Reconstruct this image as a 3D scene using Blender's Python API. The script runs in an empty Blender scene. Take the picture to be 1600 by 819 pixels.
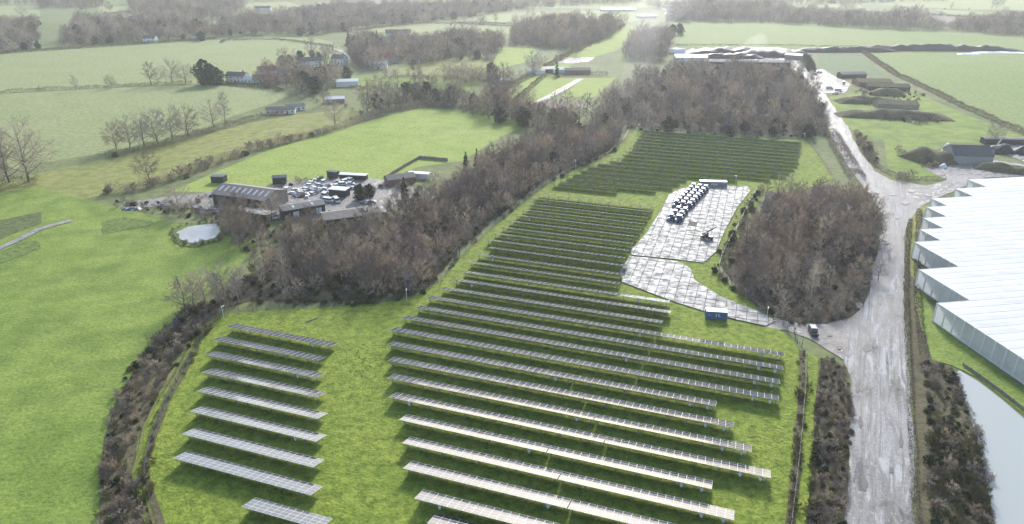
import bpy, bmesh, math, random
import numpy as np
from mathutils import Vector, Matrix, noise as mnoise
from mathutils.geometry import tessellate_polygon

# ------------------------------------------------------------------ camera, sky, sun, exposure
SC = bpy.context.scene
COL = SC.collection
R = math.radians
FPX, PITCH, CAMH = 1100.0, R(24.0), 100.0
cam_d = bpy.data.cameras.new('camera'); cam = bpy.data.objects.new('camera', cam_d); COL.objects.link(cam)
cam_d.sensor_width = 36.0; cam_d.lens = FPX / 1600 * 36.0; cam_d.clip_start = 1; cam_d.clip_end = 20000
cam.location = (0, 0, CAMH); cam.rotation_euler = (R(90) - PITCH, 0, 0)
SC.camera = cam
SUN_EL, SUN_AZ = R(27), R(11)          # azimuth to the right of the viewing direction (+Y)
W = bpy.data.worlds.new('World'); SC.world = W; W.use_nodes = True
wn = W.node_tree.nodes; wl = W.node_tree.links
sky = wn.new('ShaderNodeTexSky'); sky.sky_type = 'NISHITA'; sky.sun_disc = False
sky.sun_elevation = SUN_EL; sky.sun_rotation = SUN_AZ
sky.air_density = 1.0; sky.dust_density = 1.3; sky.ozone_density = 1.0
bg = wn['Background']; bg.inputs['Strength'].default_value = 0.14
wl.new(sky.outputs[0], bg.inputs[0])
sd = bpy.data.lights.new('sun', 'SUN'); sd.energy = 2.6; sd.angle = R(10.0); sd.color = (1.0, 0.988, 0.97)
sun = bpy.data.objects.new('sun', sd); COL.objects.link(sun)
S = Vector((math.sin(SUN_AZ) * math.cos(SUN_EL), math.cos(SUN_AZ) * math.cos(SUN_EL), math.sin(SUN_EL)))
sun.rotation_euler = S.to_track_quat('Z', 'Y').to_euler()
SC.view_settings.view_transform = 'Standard'; SC.view_settings.look = 'None'
SC.view_settings.gamma = 1.0; SC.view_settings.use_curve_mapping = False
SC.view_settings.exposure = 0.88
SC.cycles.use_denoising = True
SC.cycles.max_bounces = 6; SC.cycles.diffuse_bounces = 2; SC.cycles.glossy_bounces = 2
SC.cycles.transmission_bounces = 2; SC.cycles.volume_bounces = 1; SC.cycles.transparent_max_bounces = 6
SC.cycles.use_adaptive_sampling = True

# ------------------------------------------------------------------ helpers
CT, ST = math.cos(PITCH), math.sin(PITCH)
def G(px, py, z=0.0):
    """a point of the photograph -> the point of the ground (or of height z) it shows"""
    x = (px - 800) / FPX; y = (409.5 - py) / FPX
    d = (x, CT + y * ST, -ST + y * CT); t = (CAMH - z) / -d[2]
    return Vector((d[0] * t, d[1] * t, z))
def tag(o, label=None, cat=None, group=None, kind=None):
    if label: o['label'] = label
    if cat: o['category'] = cat
    if group: o['group'] = group
    if kind: o['kind'] = kind
    return o
def empty(name, loc, rz=0.0, parent=None):
    o = bpy.data.objects.new(name, None); COL.objects.link(o); o.location = loc; o.rotation_euler = (0, 0, rz)
    o.empty_display_size = .3
    if parent: o.parent = parent
    return o
def addmesh(name, me, parent=None, loc=(0, 0, 0), rz=0.0):
    o = bpy.data.objects.new(name, me); COL.objects.link(o); o.location = loc; o.rotation_euler = (0, 0, rz)
    if parent: o.parent = parent
    return o
def mkmesh(name, V, F, mats, mi=None, smooth=False):
    me = bpy.data.meshes.new(name); me.from_pydata([tuple(v) for v in V], [], [tuple(f) for f in F])
    for m in (mats if isinstance(mats, (list, tuple)) else [mats]): me.materials.append(m)
    if mi is not None: me.polygons.foreach_set('material_index', mi)
    if smooth: me.polygons.foreach_set('use_smooth', [True] * len(F))
    me.update(); return me
class MB:
    def __init__(s): s.V = []; s.F = []; s.M = []
    def add(s, vs, fs, m=0):
        b = len(s.V); s.V += [tuple(v) for v in vs]; s.F += [tuple(i + b for i in f) for f in fs]; s.M += [m] * len(fs); return s
    def box(s, c, d, rz=0.0, m=0, tilt=None):
        M = Matrix.Rotation(rz, 3, 'Z')
        if tilt: M = M @ Matrix.Rotation(tilt[1], 3, tilt[0])
        vs = [Vector(c) + M @ Vector((sx * d[0] / 2, sy * d[1] / 2, sz * d[2] / 2)) for sz in (-1, 1) for sy in (-1, 1) for sx in (-1, 1)]
        return s.add(vs, [(0, 2, 3, 1), (4, 5, 7, 6), (0, 1, 5, 4), (2, 6, 7, 3), (0, 4, 6, 2), (1, 3, 7, 5)], m)
    def bar(s, a, b, w, h=None, m=0):
        a = Vector(a); b = Vector(b); h = h or w; d = (b - a).normalized()
        up = Vector((0, 0, 1)) if abs(d.z) < .95 else Vector((1, 0, 0))
        x = d.cross(up).normalized() * w / 2; y = x.cross(d).normalized() * h / 2
        vs = [p + sx * x + sy * y for p in (a, b) for sx, sy in ((-1, -1), (1, -1), (1, 1), (-1, 1))]
        return s.add(vs, [(0, 1, 2, 3), (7, 6, 5, 4), (0, 4, 5, 1), (1, 5, 6, 2), (2, 6, 7, 3), (3, 7, 4, 0)], m)
    def cyl(s, a, b, r0, r1=None, n=8, m=0):
        r1 = r0 if r1 is None else r1; a = Vector(a); b = Vector(b); d = (b - a).normalized()
        up = Vector((0, 0, 1)) if abs(d.z) < .95 else Vector((1, 0, 0)); x = d.cross(up).normalized(); y = x.cross(d)
        vs = []
        for p, r in ((a, r0), (b, r1)):
            vs += [p + (x * math.cos(2 * math.pi * i / n) + y * math.sin(2 * math.pi * i / n)) * r for i in range(n)]
        fs = [(i, (i + 1) % n, n + (i + 1) % n, n + i) for i in range(n)] + [tuple(range(n))[::-1], tuple(range(n, 2 * n))]
        return s.add(vs, fs, m)
    def ext(s, prof, w, m=0, axis='y'):
        """profile in x-z extruded over y in [-w/2, w/2]"""
        n = len(prof); vs = [(p[0], sg * w / 2, p[1]) for sg in (-1, 1) for p in prof]
        fs = [tuple(range(n)), tuple(range(2 * n - 1, n - 1, -1))] + [(i, n + i, n + (i + 1) % n, (i + 1) % n) for i in range(n)]
        return s.add(vs, fs, m)
    def mesh(s, name, mats, smooth=False): return mkmesh(name, s.V, s.F, mats, s.M, smooth)
    def build(s, name, mats, parent=None, loc=(0, 0, 0), rz=0.0, smooth=False):
        return addmesh(name, s.mesh(name, mats, smooth), parent, loc, rz)
def copy_tree(o, parent=None, label=None):
    c = o.copy(); COL.objects.link(c); c.parent = parent
    if label: c['label'] = label
    for ch in o.children: copy_tree(ch, c)
    return c
rng = np.random.default_rng(7)
def inpoly(P, poly):
    P = np.asarray(P); x, y = P[:, 0], P[:, 1]; ins = np.zeros(len(P), bool); n = len(poly)
    for i in range(n):
        x0, y0 = poly[i]; x1, y1 = poly[(i + 1) % n]
        if y0 == y1: continue
        c = ((y0 > y) != (y1 > y)) & (x < (x1 - x0) * (y - y0) / (y1 - y0) + x0); ins ^= c
    return ins
def gpoly(pix): return [G(*p)[:2] for p in pix]
def canopy(p, f=.045): return .9 + .55 * mnoise.noise((p[0] * f, p[1] * f, 4.4)) + .3 * mnoise.noise((p[0] * f * 3, p[1] * f * 3, 1.1))
def scatter(pix, spacing, jit=.45, holes=(), thin=0.0):
    poly = gpoly(pix) if pix[0].__class__ is tuple else pix
    a = np.array([tuple(p) for p in poly]); lo, hi = a.min(0), a.max(0)
    xs = np.arange(lo[0], hi[0], spacing); ys = np.arange(lo[1], hi[1], spacing * .866)
    gx, gy = np.meshgrid(xs, ys); gx[1::2] += spacing / 2
    P = np.stack([gx.ravel(), gy.ravel()], 1) + rng.uniform(-jit, jit, (gx.size, 2)) * spacing
    P = P[inpoly(P, poly)]
    if thin: P = np.array([p for p in P if .5 + .9 * mnoise.noise((p[0] * .03, p[1] * .03, 8.8)) + rng.normal() * .18 > thin])
    for h in holes: P = P[~inpoly(P, gpoly(h))]
    return P
def along(pix, step, jit=0.0):
    pts = [G(*p) for p in pix]; out = []; carry = 0.0
    for a, b in zip(pts, pts[1:]):
        L = (b - a).length; t = carry
        while t < L:
            p = a.lerp(b, t / L); out.append((p.x + rng.normal() * jit, p.y + rng.normal() * jit)); t += step
        carry = t - L
    return np.array(out)

# ------------------------------------------------------------------ materials
def newmat(name):
    m = bpy.data.materials.new(name); m.use_nodes = True; nt = m.node_tree
    return m, nt, nt.nodes['Principled BSDF']
def N(nt, t, **kw):
    n = nt.nodes.new('ShaderNode' + t)
    for k, v in kw.items():
        if k in n.inputs: n.inputs[k].default_value = v
        else: setattr(n, k, v)
    return n
def noise(nt, scale, detail=4, rough=.55, vec=None, dist=0.0):
    n = N(nt, 'TexNoise'); n.inputs['Scale'].default_value = scale; n.inputs['Detail'].default_value = detail
    n.inputs['Roughness'].default_value = rough; n.inputs['Distortion'].default_value = dist
    if vec is not None: nt.links.new(vec, n.inputs['Vector'])
    return n.outputs['Fac']
def ramp(nt, fac, stops, interp='LINEAR'):
    r = N(nt, 'ValToRGB'); r.color_ramp.interpolation = interp; e = r.color_ramp.elements
    while len(e) < len(stops): e.new(.5)
    for el, (p, c) in zip(e, stops):
        el.position = p; el.color = (*c, 1) if isinstance(c, (tuple, list)) else (c, c, c, 1)
    nt.links.new(fac, r.inputs[0]); return r.outputs[0]
def mix(nt, fac, a, b, mode='MIX'):
    n = N(nt, 'Mix', data_type='RGBA', blend_type=mode)
    for s, v in ((0, fac), (6, a), (7, b)):
        if hasattr(v, 'is_linked'): nt.links.new(v, n.inputs[s])
        else: n.inputs[s].default_value = v if s == 0 else (*v, 1)
    return n.outputs[2]
def mathn(nt, op, a, b=0.0, clamp=False):
    n = N(nt, 'Math', operation=op, use_clamp=clamp)
    for s, v in ((0, a), (1, b)):
        if hasattr(v, 'is_linked'): nt.links.new(v, n.inputs[s])
        else: n.inputs[s].default_value = v
    return n.outputs[0]
def position(nt, scale=None, rz=0.0):
    g = N(nt, 'NewGeometry').outputs['Position']
    if scale is None: return g
    q = N(nt, 'Mapping'); q.inputs['Rotation'].default_value = (0, 0, rz); nt.links.new(g, q.inputs[0])
    m = N(nt, 'Mapping'); m.inputs['Scale'].default_value = scale; nt.links.new(q.outputs[0], m.inputs[0]); return m.outputs[0]
def bump(nt, bsdf, h, strength=.5, dist=.1):
    b = N(nt, 'Bump'); b.inputs['Strength'].default_value = strength; b.inputs['Distance'].default_value = dist
    nt.links.new(h, b.inputs['Height']); nt.links.new(b.outputs[0], bsdf.inputs['Normal'])
def plain(name, c, rough=.6, metal=0.0, var=.12, scale=2.0, spec=.5, rand=0.0):
    m, nt, b = newmat(name); f = noise(nt, scale, 3, vec=position(nt))
    v = ramp(nt, f, [(.25, 1 - var), (.75, 1 + var)]); col = mix(nt, 1.0, c, v, 'MULTIPLY')
    if rand:
        oi = N(nt, 'ObjectInfo').outputs['Random']; col = mix(nt, 1.0, col, ramp(nt, oi, [(0, 1 - rand), (1, 1 + rand)]), 'MULTIPLY')
    nt.links.new(col, b.inputs['Base Color']); b.inputs['Roughness'].default_value = rough; b.inputs['Metallic'].default_value = metal
    b.inputs['Specular IOR Level'].default_value = spec; return m
def grass(name, dark, mid, light, big=.03, patch=.25, fine=1.6, streak=None, contrast=.5, bstr=.6):
    m, nt, b = newmat(name); p = position(nt)
    f1 = noise(nt, big, 5, .6, p); f2 = noise(nt, patch, 4, .6, p); f3 = noise(nt, fine, 3, .6, p)
    c = ramp(nt, f1, [(.3, mid), (.52, light), (.72, mid)])
    c = mix(nt, mathn(nt, 'MULTIPLY', ramp(nt, f2, [(.42, 0.0), (.66, 1.0)]), contrast), c, dark)
    if streak:
        ps = position(nt, (streak[0], streak[1], 1), streak[2]); fs = noise(nt, 1.0, 3, .5, ps)
        c = mix(nt, mathn(nt, 'MULTIPLY', ramp(nt, fs, [(.45, 0.0), (.62, 1.0)]), streak[3]), c, light if len(streak) < 5 else streak[4])
    c = mix(nt, 1.0, c, ramp(nt, f3, [(.25, .62), (.5, 1.0), (.78, 1.3)]), 'MULTIPLY')
    nt.links.new(c, b.inputs['Base Color']); b.inputs['Roughness'].default_value = .9; b.inputs['Specular IOR Level'].default_value = .15
    bump(nt, b, mathn(nt, 'ADD', f3, mathn(nt, 'MULTIPLY', f2, .8)), bstr, .25); return m
M_LIME = grass('grass_pasture', (.105, .168, .028), (.195, .275, .05), (.255, .322, .068), .012, .09, 1.1, streak=(.02, .25, R(-20), .3, (.15, .21, .045)), contrast=.7, bstr=.9)
M_LIME2 = grass('grass_bright', (.17, .25, .042), (.245, .33, .058), (.31, .375, .085), .018, .1, .7, streak=(.02, .2, R(25), .35))
M_MEAD = grass('grass_meadow', (.092, .147, .018), (.188, .26, .034), (.265, .318, .052), .04, .45, 1.5, contrast=.8, bstr=1.0)
M_ROUGHG = grass('grass_rough', (.14, .17, .045), (.24, .27, .07), (.31, .30, .10), .03, .2, .8, contrast=.7)
M_CROP = grass('winter_crop', (.20, .24, .09), (.245, .285, .11), (.285, .31, .135), .006, .05, .4, streak=(.004, .13, R(12), .3), contrast=.35, bstr=.2)
M_CROP2 = grass('winter_crop_right', (.15, .22, .055), (.185, .255, .07), (.215, .27, .085), .006, .05, .4, streak=(.05, .008, R(-28), .35), contrast=.35, bstr=.2)
M_DULL = grass('crop_dull', (.11, .165, .065), (.135, .19, .075), (.15, .2, .085), .01, .08, .5, contrast=.3, bstr=.2)
M_BASE = grass('countryside_grass', (.10, .12, .05), (.16, .19, .07), (.20, .22, .09), .008, .05, .3)
M_PLOUGH = grass('ploughed_soil', (.17, .14, .11), (.22, .18, .145), (.25, .21, .17), .01, .06, .4, contrast=.4, bstr=.3)
M_LITTER = grass('leaf_litter', (.045, .04, .03), (.075, .062, .045), (.10, .085, .055), .06, .4, 1.5)
M_SCRUBG = grass('rough_bank', (.075, .065, .04), (.125, .105, .065), (.155, .14, .075), .06, .3, 1.2, contrast=.7)
def mud(name, pale=(.42, .395, .37), dark=(.12, .11, .10), wet=.5, rz=0.0, sc=1.0):
    m, nt, b = newmat(name); p = position(nt); ps = position(nt, (.55 * sc, .11 * sc, 1), rz)
    f1 = noise(nt, .07, 4, .6, p); f2 = noise(nt, 1.0, 6, .68, ps, .6); f3 = noise(nt, 1.3, 5, .65, p)
    c = ramp(nt, f2, [(.32, dark), (.47, tuple((a + 2 * q) / 3 for a, q in zip(dark, pale))), (.6, pale)])
    c = mix(nt, ramp(nt, f1, [(.42, 0.0), (.62, .8)]), c, tuple(v * 1.08 for v in pale))
    c = mix(nt, 1.0, c, ramp(nt, f3, [(.3, .72), (.5, 1.0), (.7, 1.1)]), 'MULTIPLY')
    pud = ramp(nt, noise(nt, .55, 5, .65, position(nt, (1, .45, 1), rz), .5), [(.56 - .06 * wet, 0.0), (.60 - .06 * wet, 1.0)])
    c = mix(nt, mathn(nt, 'MULTIPLY', pud, .55), c, tuple(v * .62 for v in pale))
    nt.links.new(c, b.inputs['Base Color'])
    nt.links.new(ramp(nt, pud, [(0, .8), (1, .12)]), b.inputs['Roughness'])
    b.inputs['Specular IOR Level'].default_value = .35
    dry = mathn(nt, 'SUBTRACT', 1.0, pud); bump(nt, b, mathn(nt, 'MULTIPLY', dry, mathn(nt, 'ADD', f2, mathn(nt, 'MULTIPLY', f3, .5))), .5, .2); return m
def roadmat():
    m, nt, b = newmat('road_slurry'); p = position(nt); rz = R(26)
    rut = noise(nt, 1.0, 4, .6, position(nt, (1.1, .035, 1), rz), .8); pat = noise(nt, .34, 7, .7, position(nt, (1, .2, 1), rz), .6); fine = noise(nt, 1.6, 5, .7, p); big = noise(nt, .035, 3, .5, p)
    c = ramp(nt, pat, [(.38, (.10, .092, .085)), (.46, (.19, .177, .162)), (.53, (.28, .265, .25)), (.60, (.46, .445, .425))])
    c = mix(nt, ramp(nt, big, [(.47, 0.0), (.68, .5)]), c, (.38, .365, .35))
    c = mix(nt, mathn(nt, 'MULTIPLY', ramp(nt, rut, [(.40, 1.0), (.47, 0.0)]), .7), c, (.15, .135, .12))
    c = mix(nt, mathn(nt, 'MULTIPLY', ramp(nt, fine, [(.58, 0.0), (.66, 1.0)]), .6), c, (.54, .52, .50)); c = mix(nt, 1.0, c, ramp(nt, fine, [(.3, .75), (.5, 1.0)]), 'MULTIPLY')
    nt.links.new(c, b.inputs['Base Color']); nt.links.new(ramp(nt, pat, [(.42, .3), (.55, .75)]), b.inputs['Roughness']); b.inputs['Specular IOR Level'].default_value = .3
    bump(nt, b, mathn(nt, 'ADD', rut, mathn(nt, 'MULTIPLY', pat, .6)), .3, .15); return m
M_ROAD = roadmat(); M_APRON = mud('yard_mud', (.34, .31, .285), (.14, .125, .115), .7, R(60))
M_TRACKMUD = mud('gate_mud', (.36, .32, .28), (.17, .145, .12), .3, R(70))
def concrete():
    m, nt, b = newmat('wet_concrete'); p = position(nt); f = noise(nt, .5, 5, .6, p); f2 = noise(nt, 4, 4, .6, p)
    c = ramp(nt, f, [(.3, (.20, .19, .17)), (.5, (.35, .34, .32)), (.7, (.42, .41, .39))]); c = mix(nt, 1.0, c, ramp(nt, f2, [(.3, .72), (.6, 1.05)]), 'MULTIPLY'); c = mix(nt, mathn(nt, 'MULTIPLY', ramp(nt, noise(nt, .11, 6, .7, p, .6), [(.5, 0.0), (.62, 1.0)]), .6), c, (.15, .145, .12))
    oi = N(nt, 'ObjectInfo').outputs['Random']; c = mix(nt, 1.0, c, ramp(nt, oi, [(0, .93), (1, 1.06)]), 'MULTIPLY')
    nt.links.new(c, b.inputs['Base Color']); nt.links.new(ramp(nt, f, [(.35, .8), (.6, .55)]), b.inputs['Roughness']); b.inputs['Specular IOR Level'].default_value = .27; bump(nt, b, f2, .15, .02); return m
M_CONC = concrete()
def water(name, c, rough=.04):
    m, nt, b = newmat(name); b.inputs['Base Color'].default_value = (*c, 1); b.inputs['Roughness'].default_value = rough; b.inputs['IOR'].default_value = 1.33
    bump(nt, b, noise(nt, 1.2, 3, .5, position(nt)), .06, .05); return m
M_WATER = water('reservoir_water', (.43, .45, .42)); M_POND = water('pond_water', (.42, .43, .41), .02)  # pond base colour is lifted to stand in for bright sky reflection
def bark(name, c, var=.35, rand=.42):
    m, nt, b = newmat(name); oi = N(nt, 'ObjectInfo').outputs['Random']; p = position(nt)
    col = mix(nt, 1.0, c, ramp(nt, noise(nt, .5, 3, vec=p), [(.3, 1 - var), (.7, 1 + var)]), 'MULTIPLY')
    col = mix(nt, 1.0, col, ramp(nt, oi, [(0, (1 - rand, 1 - rand, 1 - rand * .6)), (.5, (1.0, .95, .9)), (1, (1 + rand, 1 + rand * .8, 1 + rand * .5))]), 'MULTIPLY')
    nt.links.new(col, b.inputs['Base Color']); b.inputs['Roughness'].default_value = .85; b.inputs['Specular IOR Level'].default_value = .2; return m
def leaf(name, c, rand=.3):
    m = bark(name, c, .4, rand); return m
M_BARK = bark('bark_grey', (.22, .195, .165)); M_TWIG = bark('twigs_brown', (.41, .325, .25)); M_TWIG2 = bark('twigs_grey', (.43, .375, .31)); M_TWIG3 = bark('twigs_buff', (.50, .43, .33))
M_TWIGD = bark('twigs_dark', (.22, .175, .13)); M_PALEBARK = bark('bark_pale', (.38, .35, .30))
M_EVER = leaf('evergreen_leaves', (.032, .058, .022)); M_IVY = leaf('bramble_leaves', (.055, .075, .035)); M_RUSSET = leaf('russet_leaves', (.20, .125, .06))
M_SAPL = leaf('olive_twigs', (.16, .15, .065)); M_STRAW = leaf('dry_stems', (.27, .235, .15))

# ------------------------------------------------------------------ plant prototypes (meshes shared by every copy)
def tube(V, F, pts, rad, n=5):
    b = len(V); k = len(pts)
    for i, p in enumerate(pts):
        d = (pts[min(i + 1, k - 1)] - pts[max(i - 1, 0)]); d /= np.linalg.norm(d) + 1e-9
        u = np.cross(d, [0.3, 1, .2]); u /= np.linalg.norm(u); w = np.cross(d, u)
        for j in range(n):
            a = 2 * math.pi * j / n; V.append(tuple(p + (u * math.cos(a) + w * math.sin(a)) * rad[i]))
    for i in range(k - 1):
        for j in range(n):
            F.append((b + i * n + j, b + i * n + (j + 1) % n, b + (i + 1) * n + (j + 1) % n, b + (i + 1) * n + j))
def sliver(V, F, p, q, w, r):
    d = q - p; s = np.cross(d, r.normal(size=3)); s *= w / 2 / (np.linalg.norm(s) + 1e-9); b = len(V)
    V += [tuple(p - s), tuple(p + s), tuple(q)]; F.append((b, b + 1, b + 2))
def unit(v): return v / (np.linalg.norm(v) + 1e-9)
def bare_tree(seed, h=12., spread=3.2, clear=.2, limbs=16, n2=6, n3=6, n4=4, tw=1.0, lean=.03, stems=1, low=-.55, depth=.42):
    """trunk, limbs that reach for the shell of a rounded crown, branches, twigs and twiglets"""
    r = np.random.default_rng(seed); TV, TF, CV, CF = [], [], [], []
    for st in range(stems):
        base = np.array([0., 0, 0]) if stems == 1 else np.append(r.normal(size=2) * spread * .22, 0)
        hh = h * (r.uniform(.75, 1.0) if stems > 1 else 1.0); r0 = (h * .016 + .04) * (.6 if stems > 1 else 1.0); sp = spread * (.7 if stems > 1 else 1.0)
        top = base + np.array([*(r.normal(size=2) * lean * h), hh * .9]); ts = (0, .2, .4, .6, .8, 1)
        tp = [base + (top - base) * t + np.array([*(r.normal(size=2) * h * .012), 0]) * (t > 0) for t in ts]
        tp[0] = tp[0] - np.array([0, 0, .15]); tube(TV, TF, tp, [r0 * (1.15 - t * 1.03) for t in ts])
        cen = np.array([base[0], base[1], hh * (1 - depth)]); rad = np.array([sp, sp, hh * depth])
        for i in range(limbs):
            el = math.asin(low + (1 - low) * (i + .5) / limbs * .98); a = i * 2.39996 + r.uniform(-.35, .35)
            dr = np.array([math.cos(a) * math.cos(el), math.sin(a) * math.cos(el), math.sin(el)]); end = cen + dr * rad * r.uniform(.72, 1.06)
            t = min(.9, max(clear, (end[2] - .75 * np.hypot(*(end - cen)[:2])) / hh + r.uniform(-.05, .05))); k = min(int(t * 5), 4); p = tp[k] + (tp[k + 1] - tp[k]) * (t * 5 - k)
            ctl = (p + end) / 2 + np.array([(end - p)[0], (end - p)[1], 0]) * .14 + r.normal(size=3) * .05 * sp
            lp = [p * (1 - u) ** 2 + ctl * 2 * u * (1 - u) + end * u * u for u in (0, .34, .67, 1)]; L = np.linalg.norm(end - p)
            tube(TV, TF, lp, [r0 * .42 * (1 - t * .5), r0 * .28 * (1 - t * .5), r0 * .17, .012], 4)
            for j in range(n2):
                u = .3 + .7 * (j + r.uniform(0, 1)) / n2; kk = min(int(u * 3), 2); q = lp[kk] + (lp[kk + 1] - lp[kk]) * (u * 3 - kk)
                out = unit((q - cen) / rad); d2 = unit(unit(lp[kk + 1] - lp[kk]) * .55 + out * .5 + r.normal(size=3) * .5); L2 = max(sp, hh * .25) * r.uniform(.32, .55)
                q2 = q + d2 * L2; sliver(CV, CF, q, q2, .11 * tw, r)
                for m in range(n3):
                    v = .15 + .85 * (m + r.uniform(0, 1)) / n3; e = q + d2 * L2 * v; d3 = unit(d2 * .6 + out * .25 + r.normal(size=3) * .6 + np.array([0, 0, .2])); L3 = (h * .04 + sp * .12) * r.uniform(.6, 1.25)
                    sliver(CV, CF, e, e + d3 * L3, .065 * tw, r)
                    for o in range(n4):
                        g = e + d3 * L3 * r.uniform(.2, 1); d4 = unit(d3 * .8 + r.normal(size=3) * .65 + np.array([0, 0, .15])); sliver(CV, CF, g, g + d4 * L3 * r.uniform(.4, .95), .048 * tw, r)
    return TV, TF, CV, CF
def leafy(seed, h=8., rad=3., n=2600, size=.28, lobes=14, base=.1, cone=False, stem=True):
    r = np.random.default_rng(seed); TV, TF, CV, CF = [], [], [], []
    if stem: tube(TV, TF, [np.array([0, 0, -.1]), np.array([.05, 0, h * .5]), np.array([0, .05, h * .9])], [h * .022 + .04, h * .015 + .02, .02])
    cs = []
    for i in range(lobes):
        t = (i + r.uniform()) / lobes; z = h * (base + (1 - base) * t * .92)
        rr = rad * ((1 - t) ** .85 if cone else math.sin(math.pi * (.18 + .78 * t)) ** .7); a = i * 2.4 + r.uniform(-.5, .5)
        off = rr * r.uniform(.25, .75); cs.append((np.array([math.cos(a) * off, math.sin(a) * off, z]), max(.25, rr * r.uniform(.35, .62))))
    for i in range(n):
        c, q = cs[r.integers(lobes)]; d = unit(r.normal(size=3)); p = c + d * q * r.uniform(.55, 1.08) * np.array([1, 1, .8])
        if p[2] < .05: p[2] = r.uniform(.05, .4)
        s = size * r.uniform(.6, 1.4); u = unit(np.cross(d, r.normal(size=3))) * s; w = unit(np.cross(d + r.normal(size=3) * .6, u)) * s * .7; b = len(CV)
        CV += [tuple(p - u), tuple(p + w), tuple(p + u), tuple(p - w)]; CF.append((b, b + 1, b + 2, b + 3))
    return TV, TF, CV, CF
PROTO = {}
PCOL = bpy.data.collections.new('plant_library')
def proto(kind, data, tm, cm):
    TV, TF, CV, CF = data; d = {'crown': mkmesh('crown_' + kind, CV, CF, cm)}
    if TV: d['trunk'] = mkmesh('trunk_' + kind, TV, TF, tm, smooth=True)
    n = len(TV); both = mkmesh('plant_' + kind, TV + CV, TF + [tuple(i + n for i in f) for f in CF], [tm, cm], [0] * len(TF) + [1] * len(CF))
    o = bpy.data.objects.new('plant_' + kind, both); PCOL.objects.link(o); d['obj'] = o
    PROTO.setdefault(kind, []).append(d)
for s in range(6): proto('wood', bare_tree(100 + s, (9.0, 10.5, 12.5, 9.5, 11.5, 13.5)[s], (3.4, 3.0, 3.8, 3.9, 2.7, 3.3)[s], .16, (15, 13, 17, 14, 12, 15)[s], tw=1.12), M_BARK, (M_TWIG, M_TWIG2, M_TWIG, M_TWIG, M_TWIG3, M_TWIGD)[s])
for s in range(3): proto('field', bare_tree(200 + s, 11.5, 5.0, .13, 20, 7, 6, 4, .95), M_BARK, M_TWIGD if s == 0 else M_TWIG2)
for s in range(2): proto('poplar', bare_tree(300 + s, 17, 2.1, .1, 24, 5, 5, 3, 1.0, depth=.44), M_PALEBARK, M_TWIG2)
for s in range(3): proto('shrub', bare_tree(400 + s, 3.2, 1.7, .03, 7, 5, 5, 4, .9, stems=3, low=-.2, depth=.6), M_TWIGD, (M_TWIG, M_TWIGD, M_TWIG2)[s])
for s in range(2): proto('olive', bare_tree(450 + s, 3.0, 1.8, .03, 7, 5, 5, 4, 1.2, stems=3, low=-.2, depth=.6), M_TWIGD, M_SAPL)
for s in range(3): proto('ever', leafy(500 + s, 9, 4.0, 3000, .30, 18, .05), M_BARK, M_EVER)
for s in range(2): proto('conifer', leafy(550 + s, 13, 3.0, 2600, .30, 22, .06, True), M_BARK, M_EVER)
for s in range(3): proto('bramble', leafy(600 + s, 1.7, 1.5, 700, .17, 9, .05, stem=False), M_BARK, M_IVY if s < 2 else M_SAPL)
for s in range(2): proto('russet', leafy(650 + s, 8, 3.4, 2600, .2, 18, .15), M_BARK, M_RUSSET)
for s in range(2): proto('straw', bare_tree(700 + s, 1.3, .8, .04, 5, 4, 4, 3, .7, stems=4, low=0., depth=.6), M_STRAW, M_STRAW)

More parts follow.
